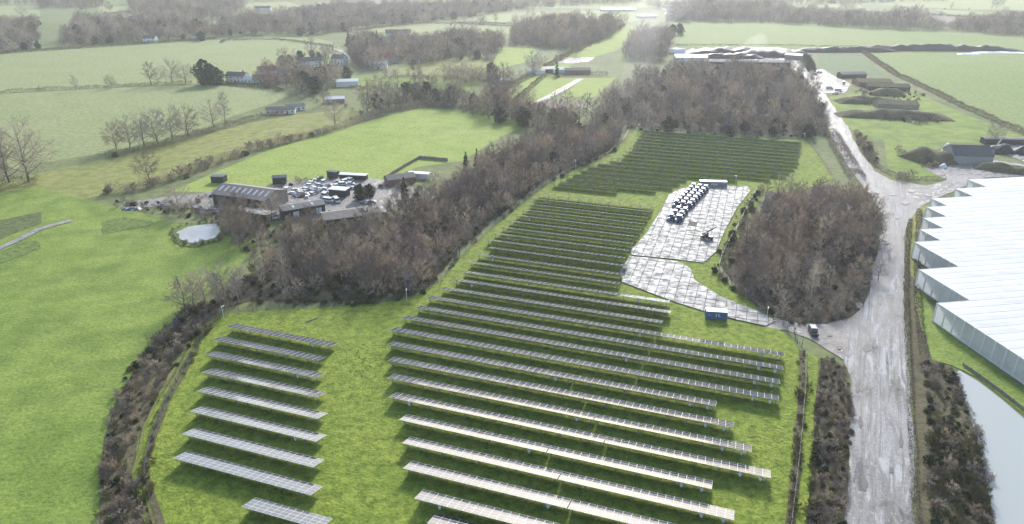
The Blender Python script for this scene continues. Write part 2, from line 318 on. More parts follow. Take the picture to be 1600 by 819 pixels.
def plant(kind, x, y, s=1.0, name='bare_tree', label='', cat='tree', group=None, sz=None, z=0.0):
    d = PROTO[kind][rng.integers(len(PROTO[kind]))]; e = empty(name, (x, y, z), rng.uniform(0, 6.28)); e.scale = (s, s, s * (sz or 1.0))
    if 'trunk' in d: addmesh('trunk', d['trunk'], e)
    addmesh('crown', d['crown'], e); return tag(e, label, cat, group)
def gn_stuff(name, pts, kinds, smin, smax, label, cat='wood', zsc=(.85, 1.2), weights=None):
    """one uncountable mass: instances of the shared plant meshes on points"""
    objs = [d['obj'] for k in kinds for d in PROTO[k]]; wts = []
    for i, k in enumerate(kinds): wts += [(weights[i] if weights else 1) / len(PROTO[k])] * len(PROTO[k])
    wts = np.array(wts) / sum(wts); col = bpy.data.collections.new('library_' + name)
    for i, o in enumerate(objs):
        c = o.copy(); c.name = 'p%02d_%s' % (i, name); col.objects.link(c)
    n = len(pts); me = bpy.data.meshes.new(name); me.from_pydata([(p[0], p[1], p[2] if len(p) > 2 else 0.0) for p in pts], [], [])
    for nm, ty, dat in (('pick', 'INT', rng.choice(len(objs), n, p=wts)), ('turn', 'FLOAT', rng.uniform(0, 6.28, n)), ('size', 'FLOAT', rng.uniform(smin, smax, n) * np.array([min(1.25, max(.6, canopy(p))) for p in pts])), ('tall', 'FLOAT', rng.uniform(*zsc, n))):
        a = me.attributes.new(nm, ty, 'POINT'); a.data.foreach_set('value', dat.astype(np.int32 if ty == 'INT' else np.float32))
    o = addmesh(name, me); ng = bpy.data.node_groups.new('scatter_' + name, 'GeometryNodeTree')
    ng.interface.new_socket('Geometry', in_out='INPUT', socket_type='NodeSocketGeometry'); ng.interface.new_socket('Geometry', in_out='OUTPUT', socket_type='NodeSocketGeometry')
    gi = ng.nodes.new('NodeGroupInput'); go = ng.nodes.new('NodeGroupOutput'); ip = ng.nodes.new('GeometryNodeInstanceOnPoints')
    ci = ng.nodes.new('GeometryNodeCollectionInfo'); ci.inputs['Collection'].default_value = col; ci.inputs['Separate Children'].default_value = True; ci.inputs['Reset Children'].default_value = True
    def att(nm, ty):
        a = ng.nodes.new('GeometryNodeInputNamedAttribute'); a.data_type = ty; a.inputs['Name'].default_value = nm; return a.outputs[0]
    cx = ng.nodes.new('ShaderNodeCombineXYZ'); ng.links.new(att('turn', 'FLOAT'), cx.inputs[2])
    cs = ng.nodes.new('ShaderNodeCombineXYZ'); sz = att('size', 'FLOAT'); mu = ng.nodes.new('ShaderNodeMath'); mu.operation = 'MULTIPLY'
    ng.links.new(sz, mu.inputs[0]); ng.links.new(att('tall', 'FLOAT'), mu.inputs[1])
    ng.links.new(sz, cs.inputs[0]); ng.links.new(sz, cs.inputs[1]); ng.links.new(mu.outputs[0], cs.inputs[2])
    ng.links.new(gi.outputs[0], ip.inputs['Points']); ng.links.new(ci.outputs[0], ip.inputs['Instance']); ip.inputs['Pick Instance'].default_value = True
    ng.links.new(att('pick', 'INT'), ip.inputs['Instance Index']); ng.links.new(cx.outputs[0], ip.inputs['Rotation']); ng.links.new(cs.outputs[0], ip.inputs['Scale'])
    ng.links.new(ip.outputs[0], go.inputs[0]); md = o.modifiers.new('scatter', 'NODES'); md.node_group = ng
    return tag(o, label, cat, kind='stuff')

# ------------------------------------------------------------------ ground sheets
LEVEL = [0.0]
def sheet(name, pix, mat, label=None, wob=1.0, z=None, step=12.0, parent=None, ground=None):
    """a flat piece of ground; its outline is broken up so that no edge is ruler-straight"""
    if z is None: LEVEL[0] += .004; z = LEVEL[0]
    P = ground or [G(*p)[:2] for p in pix]; out = []
    for i in range(len(P)):
        a = Vector(P[i]); b = Vector(P[(i + 1) % len(P)]); L = (b - a).length; k = max(1, min(60, int(L / step)))
        for j in range(k):
            p = a.lerp(b, j / k)
            if wob and (L < 1200): p = p + Vector((mnoise.noise((p.x * .06, p.y * .06, 1.3)), mnoise.noise((p.x * .06, p.y * .06, 7.7)))) * wob * 2 + Vector((rng.normal(), rng.normal())) * wob * .25
            out.append((p.x, p.y, z))
    tri = tessellate_polygon([[Vector(p) for p in out]])
    o = addmesh(name, mkmesh(name, out, tri, mat), parent)
    bm = bmesh.new(); bm.from_mesh(o.data); bmesh.ops.recalc_face_normals(bm, faces=bm.faces)
    if bm.faces and sum(f.normal.z * f.calc_area() for f in bm.faces) < 0: bmesh.ops.reverse_faces(bm, faces=bm.faces)
    bm.to_mesh(o.data); bm.free()
    if not parent: tag(o, label, None, kind='structure')
    return o
def strip(name, pix, width, mat, label, wob=.3, z=None):
    pts = [G(*p) for p in pix]; Lf, Rt = [], []
    for i, p in enumerate(pts):
        d = (pts[min(i + 1, len(pts) - 1)] - pts[max(i - 1, 0)]).normalized(); n = Vector((-d.y, d.x, 0)); w = width[i] if isinstance(width, list) else width
        Lf.append((p + n * w / 2)[:2]); Rt.append((p - n * w / 2)[:2])
    return sheet(name, None, mat, label, wob, z, 6.0, ground=Lf + Rt[::-1])
E3 = 3600
sheet('ground', None, M_BASE, 'rolling green countryside floor', 0, ground=[(-E3, -300), (E3, -300), (E3, E3), (-E3, E3)])
FIELDS = [
 ('field', 'CROP', [(-400, 128), (0, 84), (160, 74), (330, 63), (480, 57), (520, 66), (543, 82), (545, 92), (500, 103), (440, 112), (360, 127), (240, 131), (160, 136), (0, 146), (-400, 190)], 'wide pale green crop field behind the white house'),
 ('field', 'CROP', [(-400, 192), (0, 147), (160, 138), (330, 133), (430, 141), (452, 150), (420, 163), (370, 180), (300, 205), (165, 240), (60, 255), (0, 270), (-400, 345)], 'pale green crop field behind the row of bare oaks'),
 ('field', 'ROUGHG', [(0, 285), (165, 247), (300, 215), (400, 190), (470, 178), (560, 170), (590, 172), (560, 190), (480, 212), (380, 240), (280, 275), (220, 295), (165, 305), (0, 340)], 'rough yellowish pasture between two hedges'),
 ('field', 'LIME2', [(270, 300), (330, 270), (420, 235), (520, 205), (600, 183), (660, 168), (720, 172), (800, 178), (830, 190), (770, 222), (720, 250), (650, 262), (620, 275), (600, 290), (540, 280), (440, 290), (340, 300)], 'bright green pasture behind the farmyard'),
 ('field', 'LIME', [(-500, 480), (-300, 350), (60, 292), (165, 320), (230, 336), (275, 346), (370, 362), (400, 380), (360, 430), (320, 470), (280, 520), (230, 560), (190, 620), (175, 720), (165, 819), (175, 1000), (-700, 1000)], 'tussocky bright green pasture beside the small pond'),
 ('field', 'LIME', [(540, 119), (600, 117), (700, 123), (748, 130), (735, 146), (690, 148), (640, 141), (560, 134)], 'small bright paddock with a tall bare tree'),
 ('field', 'ROUGHG', [(610, 110), (690, 93), (740, 89), (772, 98), (775, 113), (745, 121), (650, 120)], 'rough tawny paddock behind the small bright one'),
 ('field', 'CROP', [(545, 48), (600, 42), (660, 36), (720, 37), (800, 41), (845, 46), (790, 54), (740, 56), (690, 48), (655, 51), (560, 50)], 'pale strip field behind the village trees'),
 ('field', 'CROP', [(715, 30), (760, 24), (800, 21), (900, 17), (960, 17), (1010, 20), (1010, 28), (970, 39), (905, 41), (880, 36), (800, 37)], 'pale far field beyond the brown wood'),
 ('field', 'LIME2', [(795, 138), (830, 108), (870, 90), (930, 57), (975, 40), (1005, 44), (995, 58), (960, 80), (905, 95), (860, 120), (815, 143)], 'long narrow green strip running to the pylon'),
 ('field', 'LIME2', [(790, 155), (845, 122), (908, 122), (868, 150), (820, 160)], 'square paddock west of the farm track'),
 ('field', 'LIME2', [(876, 151), (914, 122), (962, 122), (928, 152)], 'square paddock east of the farm track'),
 ('field', 'LIME2', [(780, 75), (830, 72), (840, 84), (820, 98), (775, 108), (772, 92)], 'little green paddock beside the brown wood'),
 ('field', 'CROP2', [(1058, 70), (1050, 36), (1200, 35), (1400, 45), (1600, 60), (1900, 72), (1900, 92), (1600, 80), (1400, 75), (1275, 78), (1230, 74), (1110, 76)], 'long bright crop field behind the black heaps'),
 ('field', 'CROP2', [(1350, 84), (1440, 80), (1530, 80), (1600, 85), (1900, 95), (1900, 320), (1600, 207), (1500, 165), (1400, 115)], 'large striped green field right of the long hedge'),
 ('field', 'DULL', [(1276, 85), (1340, 83), (1372, 108), (1382, 118), (1286, 119)], 'dull green crop plot beside the conifer screen'),
 ('field', 'LIME', [(1296, 152), (1400, 132), (1440, 148), (1500, 175), (1592, 212), (1700, 245), (1560, 226), (1480, 222), (1420, 226), (1340, 212), (1318, 190)], 'bright green meadow round the oval earth bank'),
 ('field', 'LIME', [(1382, 215), (1420, 222), (1470, 228), (1440, 262), (1478, 276), (1472, 282), (1400, 280), (1385, 262)], 'green corner plot inside the road bend'),
 ('field', 'CROP', [(-400, 14), (60, 9), (62, 27), (20, 30), (-400, 36)], 'far pale field with one lone tree'),
 ('field', 'CROP', [(150, 11), (200, 10), (200, 19), (150, 22)], 'tiny pale field beside the far grey wood'),
 ('field', 'CROP', [(160, 26), (215, 21), (268, 33), (235, 36), (200, 30)], 'wedge of pale field under the far grey wood'),
 ('field', 'CROP', [(285, 38), (362, 31), (372, 40), (320, 46)], 'short pale field in front of the far grey wood'),
 ('field', 'PLOUGH', [(490, 4), (560, 0), (640, -2), (640, 8), (560, 11), (500, 13)], 'pinkish ploughed field at the far edge'),
 ('field', 'CROP', [(670, 0), (700, -5), (800, -6), (795, 4), (760, 8), (700, 6)], 'very far pale field under the haze'),
 ('field', 'CROP', [(1250, 9), (1340, 6), (1352, 15), (1290, 19), (1245, 15)], 'far pale field above the long wood'),
 ('field', 'CROP', [(1340, 2), (1500, -4), (1900, 4), (1900, 22), (1600, 17), (1500, 14), (1400, 10)], 'broad pale field on the far right skyline'),
 ('field', 'PLOUGH', [(1390, 24), (1480, 26), (1570, 30), (1520, 46), (1470, 42), (1420, 34)], 'brown ploughed field behind the long wood'),
 ('field', 'CROP', [(1460, 15), (1600, 22), (1900, 32), (1900, 44), (1600, 31), (1500, 25)], 'pale strip field above the ploughed one'),
 ('field', 'CROP', [(360, 6), (450, 3), (470, 10), (400, 13)], 'pale far field behind the village'),
 ('field', 'CROP', [(820, 12), (1000, 4), (1040, 10), (960, 14)], 'thin pale field where the haze is brightest'),
]
for nm, mt, px, lb in FIELDS: sheet(nm, px, globals()['M_' + mt], lb, 1.2, step=25)
sheet('field', [(-300, 385), (-100, 368), (0, 345), (62, 330), (62, 352), (30, 362), (0, 376), (-300, 420)], grass('dark_rushes', (.06, .085, .03), (.10, .13, .045), (.15, .18, .06), .08, .5, 1.3, contrast=.8), 'dark rushy strip beside the pale path', 1.5)
M_RUSH = grass('rushy_grass', (.075, .115, .03), (.13, .185, .045), (.185, .24, .06), .08, .5, 1.3, contrast=.85, bstr=1.0)
for px in ([(-100, 405), (0, 392), (40, 378), (62, 376), (62, 388), (30, 400), (0, 412), (-100, 430)], [(168, 346), (200, 340), (240, 348), (232, 355), (190, 362), (168, 366)]):
    sheet('rushy_patch', px, M_RUSH, 'dark rushy patch in the west pasture', 1.6, step=3)
WOOD1 = [(395, 470), (480, 473), (560, 472), (640, 464), (690, 427), (718, 388), (765, 347), (840, 291), (900, 261), (958, 231), (970, 212), (930, 202), (860, 217), (800, 238), (755, 266), (700, 292), (650, 327), (600, 362), (520, 378), (450, 392), (400, 423), (345, 452), (325, 478), (345, 482)]
WOOD2 = [(1148, 432), (1160, 392), (1187, 352), (1215, 318), (1260, 312), (1300, 306), (1336, 312), (1362, 338), (1362, 400), (1350, 450), (1328, 482), (1290, 498), (1240, 500), (1190, 472)]
WOOD3 = [(930, 192), (955, 155), (1000, 125), (1060, 112), (1150, 110), (1225, 113), (1255, 130), (1282, 175), (1293, 205), (1255, 214), (1100, 206), (1000, 198)]
sheet('wood_floor', WOOD1, M_LITTER, 'dark leaf litter under the long bare wood', 1.2)
sheet('wood_floor', [(1130, 440), (1150, 385), (1180, 340), (1200, 300), (1215, 290), (1300, 290), (1345, 305), (1372, 335), (1372, 400), (1360, 455), (1338, 492), (1290, 508), (1225, 500), (1180, 480)], M_LITTER, 'dark leaf litter under the wood by the road', 1.0)
sheet('wood_floor', WOOD3, M_LITTER, 'dark leaf litter under the hazy far wood', 1.5)
MEADOW = [(350, 489), (400, 487), (520, 480), (600, 475), (640, 466), (690, 440), (716, 405), (780, 346), (850, 291), (900, 263), (950, 243), (975, 218), (985, 203), (1120, 209), (1258, 219), (1275, 238), (1300, 280), (1250, 300), (1190, 300), (1150, 380), (1120, 420), (1190, 488), (1222, 516), (1260, 548), (1282, 560), (1276, 640), (1270, 720), (1262, 819), (1255, 1000), (290, 1000), (243, 819), (208, 745), (212, 690), (240, 640), (268, 590), (300, 540), (325, 505)]
sheet('solar_meadow', MEADOW, M_MEAD, 'yellow green meadow under the solar rows', .8)
SCRUBW = [(330, 470), (350, 487), (325, 503), (298, 540), (266, 590), (238, 640), (210, 690), (203, 745), (235, 819), (270, 1000), (165, 1000), (152, 819), (160, 740), (168, 680), (180, 620), (205, 575), (250, 525), (290, 480)]
sheet('hedge_bank', SCRUBW, M_SCRUBG, 'brown scrubby hedge bank along the west fence', 1.2)
SCRUBR = [(1285, 562), (1312, 566), (1329, 600), (1331, 650), (1326, 720), (1320, 790), (1316, 1000), (1255, 1000), (1264, 819), (1270, 720), (1278, 620)]
sheet('hedge_bank', SCRUBR, M_SCRUBG, 'dark scrubby bank between meadow and muddy road', .6)
BANK = [(1424, 345), (1445, 320), (1452, 330), (1440, 400), (1432, 450), (1440, 520), (1455, 560), (1490, 576), (1505, 620), (1522, 660), (1532, 710), (1540, 770), (1550, 819), (1560, 1000), (1432, 1000), (1430, 819), (1426, 700), (1421, 600), (1418, 500), (1416, 400)]
sheet('reservoir_bank', BANK, M_SCRUBG, 'rough brown bank between road and reservoir', .6)
sheet('verge', [(1438, 440), (1462, 500), (1500, 535), (1560, 580), (1610, 618), (1760, 720), (1760, 760), (1600, 648), (1530, 592), (1490, 572), (1455, 562), (1440, 520), (1430, 470)], M_LIME, 'grass verge under the white glasshouse wall', .4)
sheet('verge', [(1424, 340), (1440, 322), (1452, 318), (1444, 350), (1436, 400), (1432, 440), (1422, 430), (1420, 390)], M_ROUGHG, 'mossy verge at the stepped glasshouse end', .4)
ROAD = [(1252, 112), (1268, 140), (1284, 170), (1296, 205), (1312, 238), (1338, 280), (1358, 302), (1374, 328), (1381, 352), (1373, 385), (1364, 420), (1360, 452), (1348, 480), (1326, 500), (1290, 508), (1262, 508), (1240, 512), (1262, 528), (1292, 545), (1318, 562), (1330, 600), (1333, 650), (1328, 720), (1322, 780), (1318, 819), (1312, 1000), (1438, 1000), (1429, 819), (1426, 770), (1422, 690), (1419, 620), (1417, 560), (1413, 500), (1414, 430), (1412, 385), (1414, 358), (1428, 335), (1440, 322), (1462, 310), (1500, 296), (1440, 290), (1395, 282), (1368, 268), (1348, 245), (1334, 220), (1324, 198), (1306, 172), (1288, 145), (1266, 112)]
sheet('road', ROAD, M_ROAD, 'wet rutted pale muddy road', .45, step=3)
sheet('track', [(1196, 502), (1214, 500), (1238, 504), (1288, 512), (1326, 500), (1328, 560), (1296, 546), (1262, 529), (1230, 517), (1196, 512)], M_TRACKMUD, 'brown muddy gateway off the road', .4, step=4)
sheet('yard', [(1440, 262), (1490, 250), (1540, 248), (1620, 262), (1620, 275), (1540, 278), (1505, 292), (1478, 302), (1440, 322), (1410, 300), (1480, 282)], M_APRON, 'wet grey yard in front of the dark barn', .5, step=6)
sheet('yard', [(1548, 230), (1600, 222), (1760, 235), (1760, 285), (1610, 258)], M_APRON, 'pale wet yard right of the dark barn', .5, step=6)
sheet('yard', [(1258, 112), (1285, 108), (1310, 122), (1330, 132), (1320, 146), (1290, 146), (1268, 132)], M_APRON, 'pale hardstanding with parked vehicles', .6, step=6)
sheet('yard', [(825, 166), (845, 158), (920, 163), (916, 169), (850, 170)], M_PLOUGH, 'pinkish riding arena at the end of the track', .5)
sheet('yard', [(865, 97), (895, 90), (930, 90), (920, 97), (890, 100)], M_APRON, 'pale hardstanding on the narrow strip', .6)
sheet('yard', [(400, 300), (440, 285), (560, 275), (640, 290), (680, 310), (640, 340), (560, 345), (460, 345), (380, 335), (300, 325), (200, 325), (190, 318), (330, 300)], mud('farm_mud', (.30, .27, .24), (.13, .115, .10), .3), 'brown farmyard crowded with scrap vehicles', .8, step=6)
sheet('yard', [(1055, 82), (1100, 76), (1240, 78), (1256, 90), (1262, 112), (1200, 108), (1100, 100), (1062, 96)], mud('works_mud', (.2, .19, .18), (.05, .05, .05), .5), 'black compost works yard', .6)
strip('track', [(840, 160), (870, 145), (908, 123)], 6, M_APRON, 'straight pale track between the two paddocks')
strip('path', [(-60, 405), (0, 388), (30, 375), (62, 358), (110, 345)], 3.2, M_APRON, 'pale stony path across the west pasture')
strip('road', [(470, 72), (520, 75), (541, 84), (543, 92), (530, 100)], 6, M_APRON, 'lane bending beside the cottages')
# water
sheet('reservoir', [(1490, 582), (1500, 580), (1530, 598), (1570, 630), (1605, 660), (1760, 750), (1760, 1000), (1562, 1000), (1552, 819), (1541, 765), (1533, 705), (1520, 655), (1506, 618)], M_WATER, 'pale still reservoir water', .35, step=3)
sheet('pond_margin', [(262, 358), (290, 350), (345, 348), (358, 362), (345, 380), (300, 387), (268, 378)], M_RUSH, 'reedy margin of the small pond', 1.4, step=4)
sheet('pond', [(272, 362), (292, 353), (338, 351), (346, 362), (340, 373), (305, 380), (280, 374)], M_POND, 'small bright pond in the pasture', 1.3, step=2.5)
M_PUD = water('puddle_water', (.20, .185, .165), .03); prng = np.random.default_rng(21)
for px, py, rx, ry in ((1342, 478, 5, 6), (1375, 470, 4, 10), (1400, 445, 3, 8), (1356, 545, 6, 7), (1367, 542, 4, 3), (1340, 610, 3, 6), (1403, 600, 2, 14), (1344, 660, 4, 9), (1406, 690, 3, 12), (1350, 760, 5, 10), (1392, 735, 4, 6), (1395, 400, 3, 8), (1372, 415, 3, 9), (1370, 300, 5, 3), (1352, 292, 4, 3), (1395, 305, 6, 2), (1330, 262, 3, 4), (1316, 230, 2, 4), (1425, 300, 8, 2), (1450, 306, 6, 2), (1415, 318, 6, 3), (1402, 340, 3, 4), (1385, 560, 2, 9), (1312, 545, 5, 3), (1296, 525, 5, 2)):
    sheet('puddle', [(px + rx * math.cos(a) * prng.uniform(.6, 1.3), py + ry * math.sin(a) * prng.uniform(.6, 1.3)) for a in np.linspace(0, 6.28, 12)[:-1]], M_PUD, 'puddle on the muddy road', .12, step=1.2)
# tyre tracks and mown lanes in the meadow
M_TRK = grass('worn_grass', (.10, .13, .03), (.155, .19, .045), (.20, .22, .06), .05, .3, 1.4, contrast=.6)
M_TRK2 = grass('pressed_grass', (.12, .175, .025), (.20, .265, .04), (.265, .315, .056), .05, .3, 1.4, contrast=.5)
for off in (-6, 6):
    strip('wheel_track', [(236 + off, 819), (214 + off, 740), (232 + off, 670), (262 + off, 605), (305 + off, 530), (345, 496 + off * .3)], .8, M_TRK, 'worn wheel rut inside the west fence')
strip('ditch', [(258, 1000), (262, 850), (232, 755), (226, 725), (240, 680), (262, 628), (285, 590), (300, 558)], 1.5, M_SCRUBG, 'grassy ditch along the west fence', .5)
strip('ditch', [(1225, 900), (1243, 740), (1252, 640), (1256, 590), (1254, 548)], 1.8, M_SCRUBG, 'rough ditch along the east fence', .4)

# ------------------------------------------------------------------ solar farm
M_FRAME = plain('panel_frame_aluminium', (.68, .70, .73), .5, .0, .05)
M_STEEL = plain('galvanised_steel', (.42, .43, .43), .45, .7, .12)
M_WHITE = plain('white_paint', (.74, .74, .72), .5, 0, .06)
M_BACK = plain('panel_back_sheet', (.085, .095, .105), .6, 0, .08)
def glassmat():
    m, nt, b = newmat('solar_glass'); oi = N(nt, 'ObjectInfo').outputs['Random']; p = position(nt)
    c = mix(nt, oi, (.018, .021, .032), (.03, .034, .046)); c = mix(nt, mathn(nt, 'MULTIPLY', noise(nt, .4, 4, .6, p), .35), c, (.16, .155, .145))
    nt.links.new(c, b.inputs['Base Color']); nt.links.new(ramp(nt, noise(nt, 1.1, 3, .5, p), [(.3, .11), (.7, .2)]), b.inputs['Roughness'])
    b.inputs['IOR'].default_value = 1.52; b.inputs['Coat Weight'].default_value = .5; b.inputs['Coat Roughness'].default_value = .1; return m
M_GLASS = glassmat()
TILT, AZ = R(16.5), R(-19.0)
HI, MW, MD, DX0, DS = 2.45, 1.64, 1.03, 1.66, 1.05
def module_into(mb, cx, cy):
    mb.box((cx, cy, 0), (MW, MD, .04), m=0); e = .032
    mb.add([(cx - MW / 2 + e, cy - MD / 2 + e, .0225), (cx + MW / 2 - e, cy - MD / 2 + e, .0225), (cx + MW / 2 - e, cy + MD / 2 - e, .0225), (cx - MW / 2 + e, cy + MD / 2 - e, .0225)], [(0, 1, 2, 3)], 1)
    mb.add([(cx - MW / 2 + e, cy - MD / 2 + e, -.0225), (cx + MW / 2 - e, cy - MD / 2 + e, -.0225), (cx + MW / 2 - e, cy + MD / 2 - e, -.0225), (cx - MW / 2 + e, cy + MD / 2 - e, -.0225)], [(3, 2, 1, 0)], 2)
mb = MB(); module_into(mb, 0, 0); ME_MOD = mb.mesh('solar_panel', [M_FRAME, M_GLASS, M_BACK])
mb = MB(); [module_into(mb, 0, (k - 1.5) * DS) for k in range(4)]; ME_COL = mb.mesh('panel_column', [M_FRAME, M_GLASS, M_BACK])
LEGY = 1.05; LEGZ = HI - LEGY * math.tan(TILT) - .13
mb = MB(); mb.box((0, 0, LEGZ / 2 - .1), (.13, .10, LEGZ + .2)); ME_LEG = mb.mesh('leg', M_STEEL)
mb = MB(); mb.box((0, 0, 0), (.62, .24, .8)); mb.box((0, -.13, -.5), (.3, .06, .25)); ME_INV = mb.mesh('inverter_box', M_WHITE)
def onslant(x, s, dz=0.0):                      # s metres down the slope from the high edge
    return (x, s * math.cos(TILT) + dz * math.sin(TILT), HI - s * math.sin(TILT) + dz * math.cos(TILT))
def solar_table(a, length, label, group, detail, legstep, inv=(), braces=True):
    ncol = max(2, int(round(length / DX0))); DX = length / ncol; L = length; root = tag(empty('solar_table', (a[0], a[1], 0), AZ), label, 'solar panels', group)
    if detail == 'module':
        for i in range(ncol):
            for k in range(4):
                o = addmesh('solar_panel', ME_MOD, root, onslant((i + .5) * DX, (k + .5) * DS)); o.rotation_euler = (-TILT + rng.normal() * .0025, rng.normal() * .0025, 0); o.scale.x = DX / DX0
    elif detail == 'column':
        for i in range(ncol):
            o = addmesh('panel_column', ME_COL, root, onslant((i + .5) * DX, 2 * DS)); o.rotation_euler = (-TILT + rng.normal() * .002, rng.normal() * .002, 0); o.scale.x = DX / DX0
    else:
        m2 = MB(); bend = 0.0
        for i in range(ncol):
            for k in range(2): m2.box((((i + .5) * DX), (2 * k + 1 - 2) * DS, 0), (DX - .03, DS * 2 - .03, .04), m=0)
            for k in range(2):
                y0 = (2 * k - 2) * DS + .05; y1 = y0 + DS * 2 - .1; x0 = i * DX + .05; x1 = x0 + DX - .1
                m2.add([(x0, y0, .0225), (x1, y0, .0225), (x1, y1, .0225), (x0, y1, .0225)], [(0, 1, 2, 3)], 1)
                m2.add([(x0, y0, -.0225), (x1, y0, -.0225), (x1, y1, -.0225), (x0, y1, -.0225)], [(3, 2, 1, 0)], 2)
        o = m2.build('panel_run', [M_FRAME, M_GLASS, M_BACK], root, onslant(0, 2 * DS)); o.rotation_euler = (-TILT, 0, 0); o['kind'] = 'stuff'
    fr = MB(); nleg = max(2, int(round((L - 1.4) / legstep)) + 1); xs = [.7 + (L - 1.4) * i / (nleg - 1) for i in range(nleg)]
    for s in (.45, 1.5, 2.55, 3.6): fr.bar(onslant(.05, s, -.06), onslant(L - .05, s, -.06), .05, .07)
    for x in xs: fr.bar(onslant(x, .15, -.14), onslant(x, 3.95, -.14), .06, .09); fr.bar((x, LEGY, .5), onslant(x, 2.7, -.16), .06)
    for i, x in enumerate(xs):
        if detail == 'far': fr.box((x, LEGY, LEGZ / 2 - .1), (.13, .10, LEGZ + .2))
        else: addmesh('leg', ME_LEG, root, (x, LEGY, 0))
    fr.build('underframe', M_STEEL, root)
    if braces and detail != 'far':
        for i in {0, nleg - 2} | set(range(5, nleg - 1, 8)):
            b = MB(); b.bar((xs[i], LEGY - .08, .45 if i % 2 else LEGZ - .1), (xs[i + 1], LEGY - .08, LEGZ - .1 if i % 2 else .45), .06); b.build('brace', M_STEEL, root)
    for t in inv: addmesh('inverter_box', ME_INV, root, (min(max(t, 1), L - 1), LEGY - .2, 1.25))
    return root
DIRX = Vector((math.cos(AZ), math.sin(AZ), 0)); DIRN = Vector((-math.sin(AZ), math.cos(AZ), 0))
def ordn(i): return ['first', 'second', 'third', 'fourth', 'fifth', 'sixth', 'seventh', 'eighth', 'ninth', 'tenth', 'eleventh', 'twelfth', 'thirteenth', 'fourteenth', 'fifteenth', 'sixteenth', 'seventeenth', 'eighteenth', 'nineteenth', 'twentieth'][i]
def rowspan(a, b):
    A = G(*a, HI); B = G(*b, HI); c = (A.dot(DIRN) + B.dot(DIRN)) / 2; s0 = A.dot(DIRX); s1 = B.dot(DIRX); return DIRN * c + DIRX * s0, s1 - s0, c, s0
LEFT = [((353.4, 510.5), (515.5, 541.3)), ((331.4, 530.7), (496.2, 563.8)), ((320.4, 554.5), (493.5, 590.7)), ((315, 581.6), (495.3, 621.3)), ((307.2, 610.9), (496, 654.9)), ((296, 642.6), (493.9, 690.3)), ((283.6, 678.3), (489.5, 730.3)), ((269.8, 716.1), (485.8, 773.8)), ((377, 791.9), (500, 827))]
for i, (a, b) in enumerate(LEFT):
    A, L, c, s = rowspan(a, b)
    lb = 'short row of grey solar panels in the west block, %s from the top' % ordn(i) if i < 8 else 'shortest bright solar table of the west block, alone at the bottom edge'
    solar_table(A, L, lb, 'short solar rows of the west block', 'module', 3.3, inv=(L - 6,) if i in (5, 2, 0) else ())
# right block: left tip, right end, pixel of the slit between two tables
RIGHT = [((838, 303.5), (1020, 321.5), 0), ((830.7, 311.7), (1017.5, 329.8), 0), ((823.4, 320.8), (1012.2, 338.6), 0), ((812.4, 329.3), (1006.5, 348.4), 0), ((802.6, 337.9), (1000.4, 358.1), 0), ((791.6, 347.1), (994.8, 368.4), 0), ((780.6, 357.4), (988.2, 378.9), 0), ((769.1, 366), (980.9, 390.9), 0), ((757.4, 376.5), (975.5, 401.9), 0), ((761, 388.4), (978.5, 414.8), 0), ((742.7, 398.9), (971.1, 429), 0), ((731.3, 411.1), (966.2, 443.6), 0),
         ((722.6, 424.3), (1044.4, 474.6), 0), ((708, 438.3), (1046.8, 489.2), 0), ((687.5, 451), (1033.6, 505.3), 0), ((666, 465.5), (1225.9, 556.3), 1022), ((649, 481), (1224.4, 578.2), 1012), ((627.4, 497.1), (1218.9, 600.2), 1002), ((607.1, 516.7), (1217.6, 625), 992), ((604.3, 538.9), (1118.7, 634.5), 911 - 20), ((605.4, 563.5), (1145.4, 668.4), 911), ((605.4, 590.5), (1174.2, 706.7), 927), ((607.6, 620), (1204.8, 748.2), 943), ((622.8, 656.4), (1112.3, 763.9), 853), ((628.3, 692), (1146.9, 813.8), 871), ((629.8, 731.4), (1175, 866), 886), ((646.8, 779.2), (1190, 918), 900), ((667.6, 817), (1160, 950), 0)]
for i, (a, b, sx) in enumerate(RIGHT):
    A, L, c, s = rowspan(a, b); det = 'far' if i < 12 else 'column'; grp = 'long solar rows of the east block'; n = 28 - i
    where = '%s solar row from the bottom edge of the east block' % ordn(n - 1) if i >= 12 else 'dark solar row in the middle block, %s below the grass gap' % ordn(i)
    if sx:
        t = (sx - a[0]) / (b[0] - a[0]); Pm = G(sx, a[1] + t * (b[1] - a[1]), HI).dot(DIRX) - s
        solar_table(A, Pm - .1, 'western table of the ' + where, grp, det, 4.4, inv=(5,) if i in (22, 26) else ((Pm - 4,) if i % 2 else ()))
        solar_table(A + DIRX * (Pm + .12), L - Pm - .12, 'eastern table of the ' + where, grp, det, 4.4, inv=(L - Pm - 6, L - Pm - 2))
    else: solar_table(A, L, ('long ' if det != 'far' else '') + where, grp, det, 4.4, inv=(6,) if i % 3 == 1 else ((L - 5, L - 9) if i == 12 else ()))
